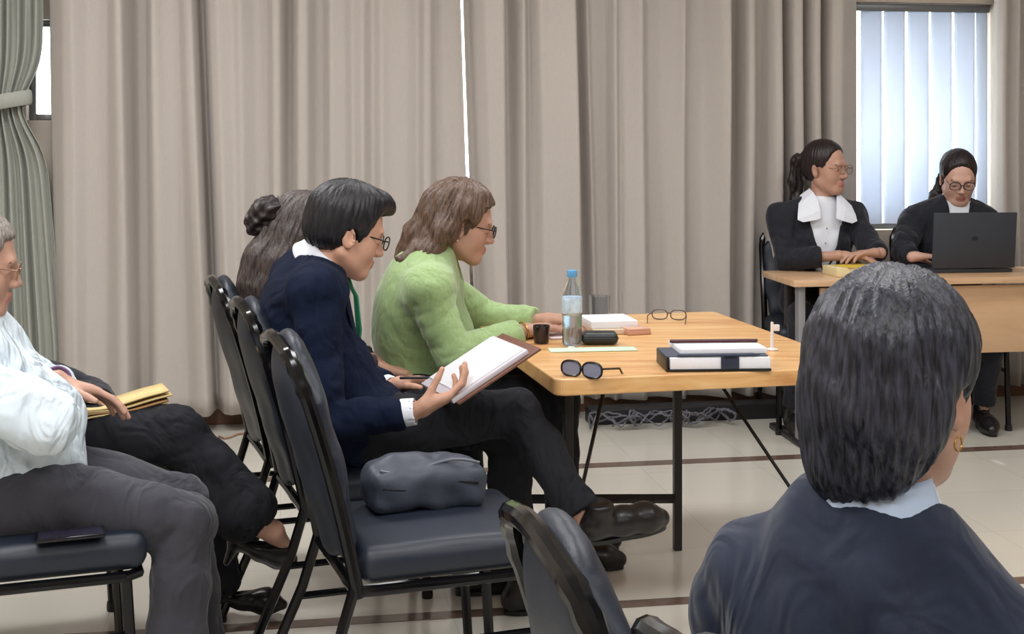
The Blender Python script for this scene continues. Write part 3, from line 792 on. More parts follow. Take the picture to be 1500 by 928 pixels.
def head(S, F, female=False, wide=1.):
    r, p = F.r, F.p; w = wide
    S.ell(p(-.012, 0, .045), r(.096, .074 * w, .082), F.R, .02)
    S.ell(p(.030, 0, -.005), r(.060, .063 * w, .085), F.R, .03)
    S.ell(p(.030, 0, -.062), r(.052, .050 * w, .040), F.R, .03)
    S.ell(p(.068, 0, -.094), r(.019, .022, .016), F.R, .028)
    for s in (-1, 1):
        S.ell(p(.050, .038 * s * w, -.026), r(.024, .020, .028), F.R, .03)
        S.cone(p(-.005, .055 * s * w, -.05), p(.06, .022 * s, -.092), .013 * F.s, .012 * F.s, .03)
    S.cone(p(.082, -.030, .024), p(.082, .030, .024), .0115 * F.s, k=.02)
    for s in (-1, 1): S.ell(p(.104, .032 * s, .004), r(.022, .018, .013), F.R, .016, 'c')
    for s in (-1, 1): S.ell(p(.0755, .032 * s, .003), r(.0125, .0145, .0115), F.R, .004)
    S.cone(p(.088, 0, .014), p(.106, 0, -.026), .0072 * F.s, .0105 * F.s, .012)
    for s in (-1, 1): S.ell(p(.096, .012 * s, -.031), r(.011, .008, .008), F.R, .008)
    S.ell(p(.086, 0, -.055), r(.0115, .022, .006), F.R, .010)
    S.ell(p(.0845, 0, -.067), r(.0105, .019, .007), F.R, .010)
    S.cone(p(.104, -.02, -.0612), p(.104, .02, -.0612), .0035 * F.s, k=.006, op='c')
    for s in (-1, 1):
        e = p(-.008, .077 * s * w, -.008); R2 = F.R @ np.array(Matrix.Rotation(-.25, 3, 'Y')) @ np.array(Matrix.Rotation(.35 * s, 3, 'Z'))
        S.ell(e, r(.019, .0065, .031), R2, .006); S.ell(p(-.003, .084 * s * w, -.006), r(.009, .006, .018), R2, .006, 'c')

def hand(S, w, d, n, side, curl=(.5, .5, .5, .5), s=1., thumb=(.6, .7, .25), spread=.05, tb=.25):
    """palm and five separate fingers; d finger direction, n palm side, side +1 left / -1 right"""
    d = nrm(d); n = nrm(np.asarray(n, float) - d * np.dot(n, d)); t = np.cross(n, d) * side; w = np.asarray(w, float)
    offs = (.030, .0105, -.0095, -.0285); kn = (.090, .094, .090, .081); ln = (.95, 1.06, 1., .80)
    ks = [w + s * (d * kn[i] + t * offs[i]) for i in range(4)]
    for i in range(4): S.cone(w + s * (d * .012 + t * offs[i] * .55), ks[i], .0165 * s, .0108 * s, .014)
    S.cone(w + s * (d * .025 + t * .020 + n * .006), ks[0] - d * .02 * s, .014 * s, .010 * s, .014)
    for i in range(4):
        a = curl[i]; dd = nrm(d + t * spread * (1.5 - i)); p = ks[i]; r = .0090 * s * (.93 if i == 3 else 1.)
        for L, q, r1 in ((.044, .75, .0084), (.027, 1.75, .0078), (.022, 2.5, .0068)):
            an = a * q; v = nrm(dd * math.cos(an) + n * math.sin(an)); p2 = p + v * L * ln[i] * s
            S.cone(p, p2, r, r1 * s, .0035); p = p2; r = r1 * s
    b = w + s * (d * .022 + t * .022 + n * .006); v = nrm(d * thumb[0] + t * thumb[1] + n * thumb[2])
    p1 = b + v * .042 * s; v2 = nrm(v + d * tb); p2 = p1 + v2 * .033 * s; v3 = nrm(v2 + d * tb + n * .1); p3 = p2 + v3 * .026 * s
    S.cone(b, p1, .0145 * s, .0108 * s, .012); S.cone(p1, p2, .0102 * s, .0092 * s, .003); S.cone(p2, p3, .0092 * s, .0072 * s, .003)

def basis(J):
    u = nrm(J['neck'] - J['pel']); r = nrm(J['shR'] - J['shL']); r = nrm(r - u * np.dot(r, u)); return u, r, np.cross(u, r)

def torso(S, J, inf=0., bulk=1., belly=0., k=.05, bust=0.):
    u, r, f = basis(J); b = bulk; sc = (J['shL'] + J['shR']) / 2; hw = np.linalg.norm(J['shR'] - J['shL']) / 2
    R = np.stack([f, r, u], 1)
    ch = J['chest']; pe = J['pel']; mid = lerp(pe, ch, .5) + f * belly * .5
    uc = nrm(J['neck'] - ch); fc = nrm(np.cross(uc, r)); Rc = np.stack([fc, np.cross(uc, fc) * -1, uc], 1)
    S.ell(ch, (.108 * b + inf, (hw * .86) * b + inf, .19 + inf), Rc, k)
    S.ell(mid + f * belly * .4, (.112 * b + belly * .6 + inf, .142 * b + inf, .16 + inf), R, k)
    S.ell(pe, (.122 * b + inf, .165 * b + inf, .115 + inf), R, k)
    S.cone(J['shL'], J['shR'], .058 + inf * .8, k=k)
    for s in ('shL', 'shR'): S.cone(J['neck'] - u * .015, lerp(J['neck'], J[s], .85), .046 + inf * .5, .048 + inf * .7, k)
    if bust:
        for s in (-1, 1): S.ell(ch + fc * (.085 + inf * .5) + r * .07 * s - uc * .02, (bust, .06, .065), Rc, .04)

def arm(S, J, s, inf=0., stop=1., k=.02):
    a, e, w = J['sh' + s], J['el' + s], J['wr' + s]
    S.cone(a, e, .050 + inf, .040 + inf, k); S.cone(e, lerp(e, w, stop), .041 + inf, .027 + inf * .9 + (1 - stop) * .03, k * .6)

def leg(S, J, s, inf=0., stop=1., k=.04, hem=0.):
    a, e, w = J['hip' + s], J['kn' + s], J['an' + s]
    S.cone(a, e, .083 + inf, .058 + inf, k); S.cone(e, lerp(e, w, .35), .056 + inf, .054 + inf, k * .5); S.cone(lerp(e, w, .35), lerp(e, w, stop), .054 + inf, .036 + inf + hem, k * .5)

def clothes(name, S, m, root, h=.0065, wr=.003, fr=16, seed=1, dirs=None, keep=1, it=1):
    v, f = S.mesh(h); v, f = biggest(v, f, keep)
    if it: v = relax(v, f, it)
    if wr: v = wrinkle(v, f, wr, fr, seed, dirs)
    return link(name, v, f, m, root)

def shoe(name, heel, toe, up, m, root, hh=.065, w=.041, parent=None, pump=False):
    d = nrm(toe - heel); L = np.linalg.norm(toe - heel); u = nrm(np.asarray(up, float) - d * np.dot(up, d)); l = np.cross(u, d); R = np.stack([d, l, u], 1)
    S = Sdf(); q = lambda x, z: heel + d * x * L + u * z
    if pump:
        S.chain([q(.02, .02), q(.45, .012), q(.75, .016), q(.97, .012)], [.026, .024, .034, .014], .03)
        S.cone(q(.02, .03), q(.03, -.045), .022, .009, .01); S.ell(q(.22, .062), (.075, .027, .042), R, .02, 'c')
    else:
        S.chain([q(.08, .034), q(.45, .036), q(.75, .030), q(.95, .022)], [.036, .037, .040, .026], .03)
        S.cone(q(.12, .05), q(.16, .085), .036, .038, .02); S.ell(q(.15, .125), (.05, .036, .03), R, .01, 'c')
    if not pump: S.fn(lambda X, Y, Z: (X - heel[0]) * u[0] + (Y - heel[1]) * u[1] + (Z - heel[2]) * u[2] - .004, heel - .4, heel + .4, .002, 'c')
    v, f = S.mesh(.004); o = link(name, v, f, m, root)
    if not pump:
        o['_o'] = root['_o']; mb = MB(); n = 28; out = []
        for k in range(n):
            a = 2 * math.pi * k / n; x = .5 + .52 * math.cos(a); ww = (w - .004) * (1 - .18 * math.exp(-((x - .42) / .18) ** 2)) * (1 if x < .8 else 1.0)
            out.append((x, ww * abs(math.sin(a)) ** .75 * math.copysign(1, math.sin(a))))
        mb.prism(out, -.006, .006, lambda x, y, z: heel + d * x * L + l * y + u * z); put('sole', mb, M_black, o)
        mb = MB()
        for x in (.50, .56, .62): mb.tube([q(x, .066 - (x - .5) * .05) + l * y for y in (-.02, 0, .02)], .0022, 6)
        put('laces', mb, mat('laces', (46, 44, 46), .7), o)
    return o

def strokes(F, root, hairm, brow=True, closed=True, w=1.):
    for s in (-1, 1):
        if brow:
            mb = MB(); mb.tube([F.p(.0905 - .012 * abs(q - .3), (.014 + .036 * q) * s, .0225 + .004 * math.sin(q * 2.6)) for q in np.linspace(0, 1, 6)], [.0018 * F.s, .0026 * F.s, .0026 * F.s, .0024 * F.s, .002 * F.s, .001 * F.s], 6); put('eyebrow', mb, hairm, root)
        mb = MB(); mb.tube([F.p(.0885 - .014 * (q - .5) ** 2 * 2 - .004 * q, (.020 + .024 * q) * s, (-.001 if closed else .004) - .003 * math.sin(q * 3.1) * (1 if closed else -1)) for q in np.linspace(0, 1, 6)], .0014 * F.s, 6); put('eyelash', mb, mat('lashes', (40, 28, 26), .6), root)

def body(label, J, F, base, hands=(), female=False, skin=None, h=.0042, legs=True, bulk=.92, wide=1., armstop=1., group=None):
    """one continuous figure: head, neck, torso, arms, hands with fingers, legs"""
    S = Sdf(); S2 = S
    torso(S, J, -.012, bulk)
    for s in 'LR':
        arm(S, J, s, -.006)
        if legs: leg(S, J, s, -.010)
    S.cone(J['neck'] - V(0, 0, .02), F.p(-.018, 0, -.035), .056 * (.9 if female else 1.), .052 * (.88 if female else 1.) * F.s, .035)
    head(S, F, female, wide)
    for hd in hands: S.cone(J['wr' + hd['s']], hd['w'] + nrm(hd['d']) * .012, .0235, .021, .012); hand(S, hd['w'], hd['d'], hd['n'], 1 if hd['s'] == 'L' else -1, hd.get('curl', (.5,) * 4), hd.get('sc', 1.), hd.get('thumb', (.6, .7, .25)), hd.get('spread', .05), hd.get('tb', .25))
    v, f = S.mesh(h); v, f = biggest(v, f)
    o = link('person', v, f, [skin or M_skin, M_lip], origin=base)
    q = F.loc(v); c = q[f].mean(1)
    lip = (np.abs(c[:, 1]) < .021) & (c[:, 2] < -.050) & (c[:, 2] > -.074) & (c[:, 0] > .083)
    o.data.polygons.foreach_set('material_index', lip.astype(np.int32)); o['_o'] = tuple(base)
    tag(o, label, 'person', group); return o

def vcut(S, J, z_top, z_bot, w_top, w_bot=.004, k=.004, back=.0):
    """opens the front of a jacket: a wedge between the lapels, in chest coordinates (heights below the neck)"""
    u, r, f = basis(J); uc = nrm(J['neck'] - J['chest']); fc = nrm(np.cross(uc, r)); n0 = J['neck']
    def fn(X, Y, Z):
        a = (X - n0[0]) * r[0] + (Y - n0[1]) * r[1] + (Z - n0[2]) * r[2]
        hgt = (X - n0[0]) * uc[0] + (Y - n0[1]) * uc[1] + (Z - n0[2]) * uc[2]
        dep = (X - n0[0]) * fc[0] + (Y - n0[1]) * fc[1] + (Z - n0[2]) * fc[2]
        q = np.clip((hgt + z_bot) / (z_bot - z_top), 0, 1.15); w = w_bot + (w_top - w_bot) * q
        return np.maximum(np.maximum(np.abs(a) - w, back - dep), np.maximum(-(hgt + z_bot), hgt - .2))
    S.fn(fn, n0 - .6, n0 + .3, k, 'c')

def neckhole(S, J, F, r=.066, lo=-.005):
    u = nrm(F.p(-.02, 0, -.03) - J['neck']); S.cone(J['neck'] + u * (lo + r), J['neck'] + u * .3, r, r + .03, .01, 'c')

def below(S, n, p, big=.9, k=.004):
    """cut away the side of the plane (p, n) that n points to"""
    n = nrm(n); p = np.asarray(p, float)
    S.fn(lambda X, Y, Z: -((X - p[0]) * n[0] + (Y - p[1]) * n[1] + (Z - p[2]) * n[2]), p - big, p + big, k, 'c')

def jacket(name, J, F, m, root, inf=.022, v=None, hem=-.09, h=.0065, seed=1, wr=.0035, bulk=1., belly=0., bust=0., stop=.93, ai=.016, hole=.068, extra=None, keep=1, dirs=None, lo=-.005, scoop=0., fold=.0055):
    S = Sdf(); torso(S, J, inf, bulk, belly, bust=bust)
    u, r, f = basis(J)
    for s in 'LR': arm(S, J, s, ai, stop)
    if extra: extra(S)
    neckhole(S, J, F, hole, lo)
    if scoop: uu = nrm(J['neck'] - J['chest']); ff = nrm(np.cross(uu, r)); S.cone(J['neck'] + ff * .03 + uu * .03, J['neck'] + ff * .10 - uu * .05, scoop, scoop * .8, .012, 'c')
    if v: vcut(S, J, *v)
    below(S, -u, J['pel'] + u * hem)
    for s in 'LR':
        d = nrm(J['wr' + s] - J['el' + s]); S.cap(lerp(J['el' + s], J['wr' + s], stop), d, .062)
    o = clothes(name, S, m, root, h, wr, 15, seed, dirs, keep)
    pts = []
    for s in 'LR':
        d = J['el' + s] - J['sh' + s]; pts += [(J['el' + s], d), (lerp(J['el' + s], J['wr' + s], .5), J['wr' + s] - J['el' + s]), (lerp(J['sh' + s], J['el' + s], .45), d)]
        pts.append((J['sh' + s] - u * .10 + (J['chest'] - J['sh' + s]) * .2, r + u * .7))
    pts += [(lerp(J['pel'], J['chest'], .3) + f * .1, u), (lerp(J['pel'], J['chest'], .5) - f * .1, u)]
    joint_folds(o, pts, fold, .11, seed)
    return o

def trousers(J, m, root, inf=.006, h=.0075, seed=3, wr=.003, stop=.93, hem=.012, bulk=1.):
    S = Sdf(); u, r, f = basis(J); R = np.stack([f, r, u], 1)
    S.ell(J['pel'], (.125 * bulk + inf, .168 * bulk + inf, .12), R, .05)
    for s in 'LR':
        leg(S, J, s, inf, stop, .05, hem)
    for s in 'LR':
        d = nrm(J['an' + s] - J['kn' + s]); S.cap(lerp(J['kn' + s], J['an' + s], stop), d, .075)
    below(S, u, J['pel'] + u * .10)
    o = clothes('trousers', S, m, root, h, wr, 13, seed)
    pts = []
    for s in 'LR': pts += [(J['kn' + s], J['kn' + s] - J['hip' + s]), (J['kn' + s] * .85 + J['an' + s] * .15, J['an' + s] - J['kn' + s]), (lerp(J['hip' + s], J['kn' + s], .15), J['kn' + s] - J['hip' + s]), (lerp(J['kn' + s], J['an' + s], .8), J['an' + s] - J['kn' + s])]
    joint_folds(o, pts, .005, .11, seed); return o

def lapels(J, m, root, top=.01, bot=.30, w0=.052, wl=.05, inf=.030):
    u, r, f = basis(J); uc = nrm(J['neck'] - J['chest']); fc = nrm(np.cross(uc, r)); n0 = J['neck']
    for s in (-1, 1):
        v = []; fa = []; n = 8
        for i in range(n):
            q = i / (n - 1); hgt = -top - (bot - top) * q; inner = w0 * (1 - q) + .004 * q; wd = wl * (math.sin(min(1, q * 1.6 + .35) * 1.57)) * (1 - q ** 3)
            base = .055 + .085 * min(1, q * 2.2) + inf * .6
            v.append(n0 + uc * hgt + r * s * inner + fc * (base)); v.append(n0 + uc * (hgt + .01) + r * s * (inner + wd) + fc * (base - .012 - .02 * (1 - q)))
        for i in range(n - 1): fa.append((2 * i, 2 * i + 1, 2 * i + 3, 2 * i + 2))
        o = link('lapel', v, fa, m, root); md = o.modifiers.new('t', 'SOLIDIFY'); md.thickness = .004


def joint_folds(o, pts, amp=.006, rad=.10, seed=1, freq=125.):
    """creases gathered round elbows, knees and hips: pts = (point, limb direction)"""
    me = o.data; v = np.zeros(len(me.vertices) * 3); me.vertices.foreach_get('co', v); v = v.reshape(-1, 3) + V(*o.parent['_o'])
    nn = np.zeros(len(me.vertices) * 3); me.vertices.foreach_get('normal', nn); nn = nn.reshape(-1, 3); rs = np.random.RandomState(seed)
    for p, d in pts:
        d = nrm(nrm(d) + rs.randn(3) * .3); q = v - p; g = np.exp(-(q ** 2).sum(1) / rad ** 2); wv = sum(np.sin(v @ (rs.randn(3) * 22) + rs.rand() * 6) for _ in range(2))
        v = v + nn * (amp * g * (np.abs(np.sin(q @ d * freq * .5 + wv * .9)) ** .7 - .6))[:, None]
    me.vertices.foreach_set('co', (v - V(*o.parent['_o'])).ravel()); me.update()

def cuff(J, s, m, root, a=.90, b=1.03, r=.033):
    e, w = J['el' + s], J['wr' + s]; S = Sdf(); S.cone(lerp(e, w, a), lerp(e, w, b), r, r * .95, 0); d = nrm(w - e)
    S.cap(lerp(e, w, b), d, .06); S.cap(lerp(e, w, a - .02), -d, .06); S.cone(lerp(e, w, 1.0), lerp(e, w, b + .3), r - .006, r - .006, .002, 'c')
    return clothes('shirt_cuff', S, m, root, .004, 0)

def collar(J, F, m, root, r0=.064, hgt=.045, front=.0, name='shirt_collar', tilt=.35, flare=.010, th=.0035):
    """stand-and-fall collar around the neck, open towards the front"""
    u = nrm(F.p(-.02, 0, -.035) - J['neck']); _, r, f = basis(J); f = nrm(f - u * np.dot(f, u)); l = np.cross(u, f)
    n = 40; v = []; fa = []; c = J['neck']
    for j, (zz, rr) in enumerate(((-.012, r0 + flare * 1.6), (.004, r0 + flare), (hgt * .75, r0 + .002), (hgt, r0 - .002), (hgt * .8, r0 - .006), (0, r0 - .003))):
        for k in range(n):
            a = math.pi * (-1 + 2 * k / (n - 1)) * (1 - front); ca, sa = math.cos(a + math.pi), math.sin(a + math.pi)
            fr = max(0, ca)
            v.append(c + f * (rr * ca * 1.02) + l * rr * sa + u * (zz - fr * tilt * .10 + .006 * (1 - fr)))
    for j in range(5):
        for k in range(n - 1): fa.append((j * n + k, j * n + k + 1, (j + 1) * n + k + 1, (j + 1) * n + k))
    o = link(name, v, fa, m, root); md = o.modifiers.new('t', 'SOLIDIFY'); md.thickness = th; return o

def hair_cap(S, F, pad=.014, low=-.03, back=-.055, front=.070, hl=.055, w=1.):
    """scalp shell: covers the skull, open over the face and ears"""
    p, r = F.p, F.r
    S.ell(p(-.014, 0, .047), r(.098 + pad, .077 * w + pad, .086 + pad), F.R, .02)
    S.ell(p(-.050, 0, -.005), r(.058 + pad * .8, .062 * w + pad * .8, .060), F.R, .03)

def face_cut(S, F, z=.070, x=.052, slope=.35, zmin=-.2, k=.012):
    """removes hair in front of a slanted line so that the face shows"""
    o, R, s = F.o, F.R, F.s
    def fn(X, Y, Z):
        a = ((X - o[0]) * R[0, 0] + (Y - o[1]) * R[1, 0] + (Z - o[2]) * R[2, 0]) / s
        b = ((X - o[0]) * R[0, 1] + (Y - o[1]) * R[1, 1] + (Z - o[2]) * R[2, 1]) / s
        c = ((X - o[0]) * R[0, 2] + (Y - o[1]) * R[1, 2] + (Z - o[2]) * R[2, 2]) / s
        return np.maximum(x + slope * np.minimum(c, z) - a, c - z - b * b * -2.0) * s
    S.fn(fn, o - .25, o + .25, k, 'c')

def nape_cut(S, F, z=-.055, k=.01):
    below(S, -F.u, F.p(0, 0, z), .3, k)

def finish_hair(name, S, m, root, F, h=.004, amp=.0016, seed=5, wr=.0, dirs=None):
    v, f = S.mesh(h); v, f = biggest(v, f)
    n = vnorm(v, f); q = F.loc(v); rs = np.random.RandomState(seed)
    ang = np.arctan2(q[:, 1], q[:, 0] + .01)
    g = np.zeros(len(v))
    for i in range(5): g += np.sin(ang * (14 + 9 * i) + q[:, 2] * rs.randn() * 40 + rs.rand() * 6 + 2 * np.sin(q[:, 0] * 30 + i))
    v = v + n * (amp * g / 2.2)[:, None]
    if wr: v = wrinkle(v, f, wr, 38, seed)
    return link(name, v, f, m, root)

def with_o(o, root): o['_o'] = root['_o']; return o
def rotz(v, a): c, s = math.cos(a), math.sin(a); return V(v[0] * c - v[1] * s, v[0] * s + v[1] * c, v[2])
def hframe(o, yaw, pitch=0., sc=1., roll=0.):
    """yaw: heading from +X, pitch: nose down (radians)"""
    f = V(math.cos(yaw) * math.cos(pitch), math.sin(yaw) * math.cos(pitch), -math.sin(pitch))
    u = V(math.cos(yaw) * math.sin(pitch), math.sin(yaw) * math.sin(pitch), math.cos(pitch)); return Frame(o, f, u, sc, roll)
D = math.radians

M_navy = mat('navy_suit', (15, 24, 46), .9, noise=.15, nscale=300, sheen=.0, spec=.2, bump=.12, bscale=700, fold=.55)
M_navy2 = mat('slate_navy_suit', (28, 37, 56), .9, noise=.12, nscale=300, sheen=.12, bump=.12, bscale=700, fold=.55)
M_ink = mat('ink_blazer', (20, 23, 34), .85, noise=.15, nscale=300, sheen=.1, bump=.1, bscale=700, fold=.55)
M_blk = mat('black_trousers', (17, 19, 27), .9, noise=.15, nscale=200, bump=.1, bscale=600, fold=.55)
M_char = mat('charcoal_trousers', (58, 58, 66), .9, noise=.14, nscale=300, sheen=.15, bump=.1, bscale=600, fold=.55)
M_white = mat('white_cotton', (222, 226, 234), .85, bump=.1, bscale=400)
M_pale = mat('pale_blue_cotton', (206, 218, 226), .85, noise=.05, nscale=30, bump=.15, bscale=120, fold=.8, fscale=11.)
M_green = mat('light_green_wool', (152, 178, 122), .9, noise=.12, nscale=120, sheen=.3, bump=.25, bscale=350, fold=.4)
M_tie = mat('green_tie', (30, 122, 84), .5, noise=.2, nscale=90)
H_black = hair_mat('black_hair', (30, 28, 34), (16, 15, 19))
H_dark = hair_mat('dark_brown_hair', (44, 32, 32), (22, 17, 18))
H_brown = hair_mat('brown_hair', (112, 88, 72), (66, 50, 42))
H_long = hair_mat('ash_brown_hair', (92, 80, 74), (44, 40, 42))
H_grey = hair_mat('greying_dark_hair', (58, 60, 72), (18, 19, 25), (45, 45, 7))
M_spec = mat('spectacle_frame', (38, 30, 32), .3)
M_specm = mat('metal_spectacles', (150, 116, 96), .3, .5)
M_shoe = mat('black_shoe_leather', (24, 21, 22), .3)
M_skin2 = mat('skin_tan', (184, 142, 122), .5, noise=.07, nscale=60, bump=.06, bscale=500)
M_skin3 = mat('skin_fair', (206, 164, 146), .5, noise=.06, nscale=60, bump=.06, bscale=500)

# ---------- man in the navy suit, reading a folder
def man_reader():
    J = dict(pel=V(-.43, 3.87, .60), chest=V(-.598, 3.852, .87), neck=V(-.545, 3.86, 1.055), shR=V(-.527, 3.675, .985), shL=V(-.640, 4.03, .985))
    J.update(elR=at(474, 618, 3.60), wrR=at(602, 603, 3.58), elL=V(-.55, 4.14, .70), wrL=at(572, 566, 3.93))
    J.update(hipR=V(-.38, 3.785, .605), knR=V(.01, 3.86, .632), anR=at(866, 770, 3.68), hipL=V(-.44, 3.96, .60), knL=V(-.02, 4.03, .55), anL=V(.03, 4.04, .10))
    F = hframe(V(-.468, 3.85, 1.138), FA, D(17), 1.05)
    hands = [dict(s='R', w=at(612, 601, 3.58), d=V(.90, .18, .36), n=V(-.30, .30, .90), curl=(.50, .52, .55, .6), thumb=(.75, .25, .62), tb=.05),
             dict(s='L', w=at(580, 563, 3.92), d=V(.95, -.15, .12), n=V(.1, -.35, -.9), curl=(.45, .5, .6, .65))]
    o = body('person in a navy suit and green tie seated reading a brown folder', J, F, V(-.43, 3.87, 0), hands, skin=M_skin)
    jacket('jacket', J, F, M_navy, o, v=(.0, .40, .085, .012), stop=.94, hole=.080, wr=.004, hem=-.13, lo=-.034, scoop=.060)
    lapels(J, M_navy, o, .03, .36, .088, .05)
    trousers(J, M_blk, o, stop=.90)
    S = Sdf(); torso(S, J, .010); S.cone(J['neck'], F.p(-.016, 0, -.075), .067, .060, .02); below(S, nrm(F.u + V(0, 0, 1)), F.p(0, 0, -.092), .3); S.cone(F.p(-.016, 0, -.11), F.p(-.01, 0, 0), .055, .055, .003, 'c')
    below(S, V(0, 0, -1), V(0, 0, .66)); clothes('shirt', S, M_white, o, .005, 0)
    collar(J, F, M_white, o, .066, .052, .03, tilt=.45, flare=.013)
    cuff(J, 'R', M_white, o, .90, 1.06, .037); cuff(J, 'L', M_white, o)
    # tie
    u, r, f = basis(J); uc = nrm(J['neck'] - J['chest']); fc = nrm(np.cross(uc, r)); n0 = J['neck'] + fc * .075 - uc * .015
    v = []; fa = []; prof = [(0, .020, .010), (.03, .016, .032), (.05, .024, .052), (.14, .036, .088), (.26, .044, .108), (.36, .048, .110), (.42, .020, .10)]
    for h_, w_, x_ in prof:
        for k in (-1, 0, 1): v.append(n0 - uc * h_ + fc * (x_ + (.006 if k == 0 else 0)) + r * w_ * k)
    for i in range(len(prof) - 1):
        for k in range(2): fa.append((i * 3 + k, i * 3 + k + 1, (i + 1) * 3 + k + 1, (i + 1) * 3 + k))
    t = link('necktie', v, fa, M_tie, o); md = t.modifiers.new('t', 'SOLIDIFY'); md.thickness = .005; md.offset = 0
    # hair: short sides, swept-forward top
    S = Sdf(); hair_cap(S, F, .013); S.ell(F.p(.045, 0, .108), F.r(.058, .060, .026), F.R, .03); S.cone(F.p(.06, -.03, .108), F.p(.100, .0, .094), .022 * F.s, .011 * F.s, .025)
    S.cone(F.p(.06, .03, .108), F.p(.095, .02, .095), .020 * F.s, .011 * F.s, .025)
    face_cut(S, F, .074, .040, .34)
    for s in (-1, 1):
        S.ell(F.p(-.002, .085 * s, -.018), F.r(.021, .03, .033), F.R, .006, 'c'); S.ell(F.p(.030, .085 * s, -.070), F.r(.05, .04, .046), F.R, .008, 'c')
    nape_cut(S, F, -.058); finish_hair('hair', S, H_black, o, F)
    specs('glasses', F.p(.107, 0, .004), F.f, F.l, F.u, M_spec, M_glass, o, tl=.115 * F.s, rx=.024 * F.s, ry=.018 * F.s, half=.033 * F.s, r=.0021)
    strokes(F, o, H_black)
    u2 = nrm(V(-.25, 0, 1)); shoe('shoe', at(858, 792, 3.66), at(972, 768, 3.78), V(-.1, -.25, 1), M_shoe, o)
    shoe('shoe', V(-.02, 4.03, .008), V(.26, 4.10, .008), V(0, 0, 1), M_shoe, o)
    # pocket-side cufflink free; the folder he holds
    A, B = at(672, 592, 3.56), at(793, 511, 3.66); wv = at(628, 556, 3.80) - A; n = nrm(np.cross(B - A, wv)); x = nrm(B - A); y = np.cross(n, x)
    LN_ = np.linalg.norm(B - A); WD_ = .24; R = np.stack([x, y, n], 1); fr = root_of('folder', A, 'brown leather folder with white sheets held open by the man in the navy suit', 'folder')
    mb = MB(); mb.box(A + x * LN_ / 2 + y * WD_ / 2, (LN_ / 2, WD_ / 2, .0035), R, .002); put('cover', mb, mat('brown_leather', (112, 74, 60), .5, noise=.2, nscale=80, bump=.2, bscale=300), fr)
    mb = MB(); mb.box(A + x * (LN_ / 2 - .02) + y * WD_ / 2 + n * .010, (LN_ / 2 - .012, WD_ / 2 - .012, .006), R, .001); put('paper_block', mb, mat('grey_pages', (196, 190, 196), .8), fr)
    mb = MB(); mb.box(A + x * (LN_ / 2 - .01) + y * (WD_ / 2 + .005) + n * .0175, (LN_ / 2 - .03, WD_ / 2 - .02, .0012), R, .0004); put('top_sheet', mb, M_paper, fr)
    q = at(610, 553, 3.86); d = nrm(V(.9, -.2, .05)); mb = MB(); mb.tube([q - d * .05, q - d * .048, q + d * .05, q + d * .062], [.002, .0042, .0042, .001], 8)
    e = put('pen', mb, mat('black_pen', (24, 26, 30), .3), origin=q); tag(e, 'dark pen held in the left hand of the man in the navy suit', 'pen')
man_reader()

